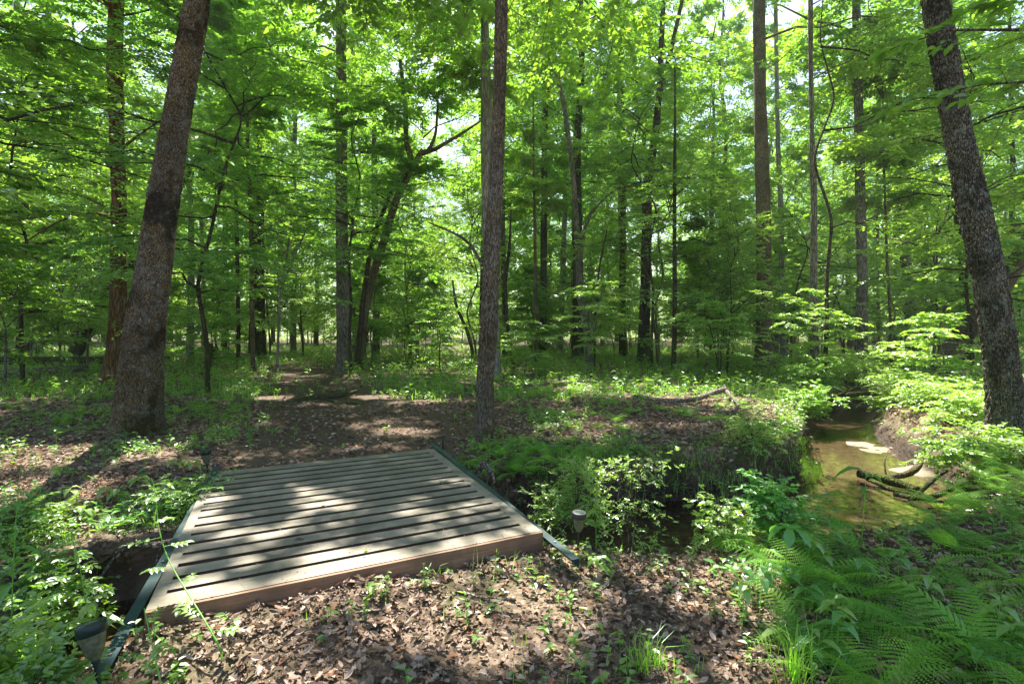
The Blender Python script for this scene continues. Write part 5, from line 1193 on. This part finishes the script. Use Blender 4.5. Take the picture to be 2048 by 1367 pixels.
# grass tufts
def tuft(label, px, py, n, l0, l1, seed, w=.0028, spread=.9, z=None):
    global rg; rg = np.random.default_rng(seed); x, y = G2(px, py); g = float(ground(x, y)) if z is None else z
    mb = MB(); blades(mb, np.zeros(n) + rg.normal(0, .03, n), np.zeros(n) + rg.normal(0, .02, n), np.zeros(n), l0, l1, w, 1, spread)
    o = mb.obj('grass_tuft', M['grass']); o.location = (x, y, g); tag(o, label, 'grass tuft')
tuft('small upright grass tuft against the middle of the bridge fascia', 568, 1190, 16, .08, .22, 1)
tuft('wider grass tuft against the bridge fascia right of the small upright one', 660, 1165, 30, .07, .2, 2, spread=.8)
tuft('grass tuft at the bottom edge left of the ferns', 1300, 1330, 45, .1, .26, 3)
tuft('long bladed pale grass tuft at the bottom edge beside the ferns', 1590, 1367, 60, .15, .38, 4)
tuft('grass tuft on the bright patch of litter below the bridge', 870, 1170, 14, .05, .13, 5)
tuft('short grass tuft right of centre on the leaf litter', 985, 1130, 16, .05, .13, 6)
tuft('arching grass tuft hanging from the far bank edge', 1500, 945, 40, .1, .32, 7)
tuft('pale grass clump at the lower left edge below the dark bank', 55, 1190, 50, .1, .3, 8, z=-.35)
# branch with big leaves entering at the upper right
def big_branch(label, x, y, H, limbs, leafm, seed, leaf):
    g = float(ground(x, y)); org = np.array([x, y, g]); t = thing('understorey_tree', label, 'tree', org); r = np.random.default_rng(seed)
    mb = MB(); trunk_mesh(mb, [(0, 0, -.2), (.02, .03, 1.5), (0, .02, 3), (.05, 0, H)], [.05, .045, .035, .012], 10, .2, 0)
    fo = MB()
    for lp in limbs:
        L0 = np.array(lp, float) - org; s = np.linspace(0, 1, len(L0)); q = np.linspace(0, 1, 16); C = np.stack([np.interp(q, s, L0[:, k]) for k in range(3)], -1)
        tubes(mb, C, np.linspace(.012, .0025, 16), 6)
        for i in range(5, 16):
            T = nrm(C[min(i + 1, 15)] - C[i - 1]); S = np.cross(T, (0, 0, 1.)); S /= np.linalg.norm(S)
            sg = 1 if i % 2 else -1; D = T * .6 + S * sg * .8 + np.array([0, 0, r.normal(-.1, .15)]); D /= np.linalg.norm(D); e = C[i] + D * r.uniform(.1, .35) * (1.1 - i / 20)
            tubes(mb, np.array([C[i], e]), np.array([.003, .0015]), 4)
            n = 5; tt = np.linspace(.4, 1, n); P = C[i] + (e - C[i]) * tt[:, None]; S2 = np.cross(D, (0, 0, 1.)); S2 /= np.linalg.norm(S2)
            A = D * .7 + S2 * np.where(np.arange(n) % 2, 1, -1)[:, None] * .7 + r.normal(0, .15, (n, 3)); A[-1] = D
            leaves(fo, P, A, np.array([[0, 0, 1.]]) + r.normal(0, .3, (n, 3)), leaf * r.uniform(.7, 1.15, n), leaf * .5, 0, 3, .12, .25, OVAL)
    mb.obj('trunk', M['bark_brown'], t); fo.obj('crown', M[leafm], t)
big_branch('small tree beyond the right edge whose big leaves hang before the ridged trunk', 4.1, 2.9, 4.6,
           [[(4.1, 2.9, 2.9), P3(2080, 60, 2.9), P3(1900, 60, 2.8), P3(1790, 95, 2.75)], [(4.1, 2.9, 2.7), P3(2100, 160, 3.2), P3(1960, 170, 3.3), P3(1800, 205, 3.3)], [(4.1, 2.9, 3.1), P3(2080, -20, 3.2), P3(1980, 0, 3.3)]], 'leaf', 5, .095)

# ------------------------------------------------------------------ air
m, nt, out = newmat('haze'); pv = nt.nodes.new('ShaderNodeVolumePrincipled'); pv.inputs['Color'].default_value = (.85, .93, .9, 1); pv.inputs['Density'].default_value = .0008; pv.inputs['Anisotropy'].default_value = .3
nt.links.new(pv.outputs[0], out.inputs['Volume'])
mb = MB(); v, f = box_verts((-420, -130, -8), (420, 520, 45)); mb.add(v, f); tag(mb.obj('haze', m), 'thin pale morning haze between the far trees', 'haze', kind='stuff')
cy.volume_bounces = 1

# twigs among the litter
rt = np.random.default_rng(88); n = 420; y = rt.uniform(1.7, 12, n); x = rt.uniform(-1, 1, n) * (y + .5); d_, _ = stream_dist(x, y)
k = ~on_deck(x, y) & (d_ > 1.0); x, y = x[k], y[k]; n = len(x); z = ground(x, y) + .012; a = rt.random(n) * 6.28; L_ = rt.uniform(.06, .4, n); b = a + rt.normal(0, .35, n)
p0 = np.stack([x, y, z], -1); p1 = p0 + np.stack([np.cos(a), np.sin(a), rt.normal(.04, .05, n)], -1) * (L_ / 2)[:, None]; p2 = p1 + np.stack([np.cos(b), np.sin(b), rt.normal(0, .1, n)], -1) * (L_ / 2)[:, None]
mb = MB(); tubes(mb, np.stack([p0, p1, p2], 1), np.stack([.004 * L_ / .2, .0035 * L_ / .2, .0015 * L_ / .2], 1).clip(.001, .006), 5)
tag(mb.obj('twig_litter', M['drift']), 'small dead twigs lying in the leaf litter', 'twigs', kind='stuff')
# roots and hanging grass along the dark cut banks
mb = MB(); n = 90; ii = rt.integers(8, 44, n); fr_ = rt.random(n)[:, None]; A_ = SS[ii % (len(SS) - 1)]; B_ = SS[ii % (len(SS) - 1) + 1]; c = A_ + (B_ - A_) * fr_; T_ = nrm(B_ - A_); Nn = np.stack([-T_[:, 1], T_[:, 0]], -1)
w_ = .68 + .12 * n2(c[:, 0], c[:, 1], .9, 1, 21); q = c + Nn * (w_ + .12)[:, None]
z = rt.uniform(-.22, -.05, n); L_ = rt.uniform(.08, .35, n)
p0 = np.stack([q[:, 0], q[:, 1], z], -1); p1 = p0 + np.stack([-Nn[:, 0] * .06 + rt.normal(0, .03, n), -Nn[:, 1] * .06, -L_ * .4], -1); p2 = p1 + np.stack([rt.normal(0, .05, n), rt.normal(0, .02, n), -L_ * .6], -1)
tubes(mb, np.stack([p0, p1, p2], 1), np.stack([.005 + 0 * L_, .0035 + 0 * L_, .001 + 0 * L_], 1), 5)
tag(mb.obj('hanging_roots', M['bark_brown']), 'thin roots hanging from the undercut bank edges', 'roots', kind='stuff')
mb = MB(); n = 1200; ii = rt.integers(8, 44, n); fr_ = rt.random(n)[:, None]; A_ = SS[ii % (len(SS) - 1)]; B_ = SS[ii % (len(SS) - 1) + 1]; c = A_ + (B_ - A_) * fr_; T_ = nrm(B_ - A_); Nn = np.stack([-T_[:, 1], T_[:, 0]], -1)
w_ = .68 + .12 * n2(c[:, 0], c[:, 1], .9, 1, 21); q = c + Nn * (w_ + .14 + rt.uniform(0, .3, n))[:, None]; k = (rt.random(n) < .35 + .8 * n2(q[:, 0], q[:, 1], 1.3, 2, 99)) & ~on_deck(q[:, 0], q[:, 1], .1); q = q[k]
rg = np.random.default_rng(90); blades(mb, q[:, 0], q[:, 1], ground(q[:, 0], q[:, 1]), .08, .26, .0022, 4, 1.3)
tag(mb.obj('bank_grass', M['grass']), 'thin arching grass along the top of the cut banks', 'grass', kind='stuff')
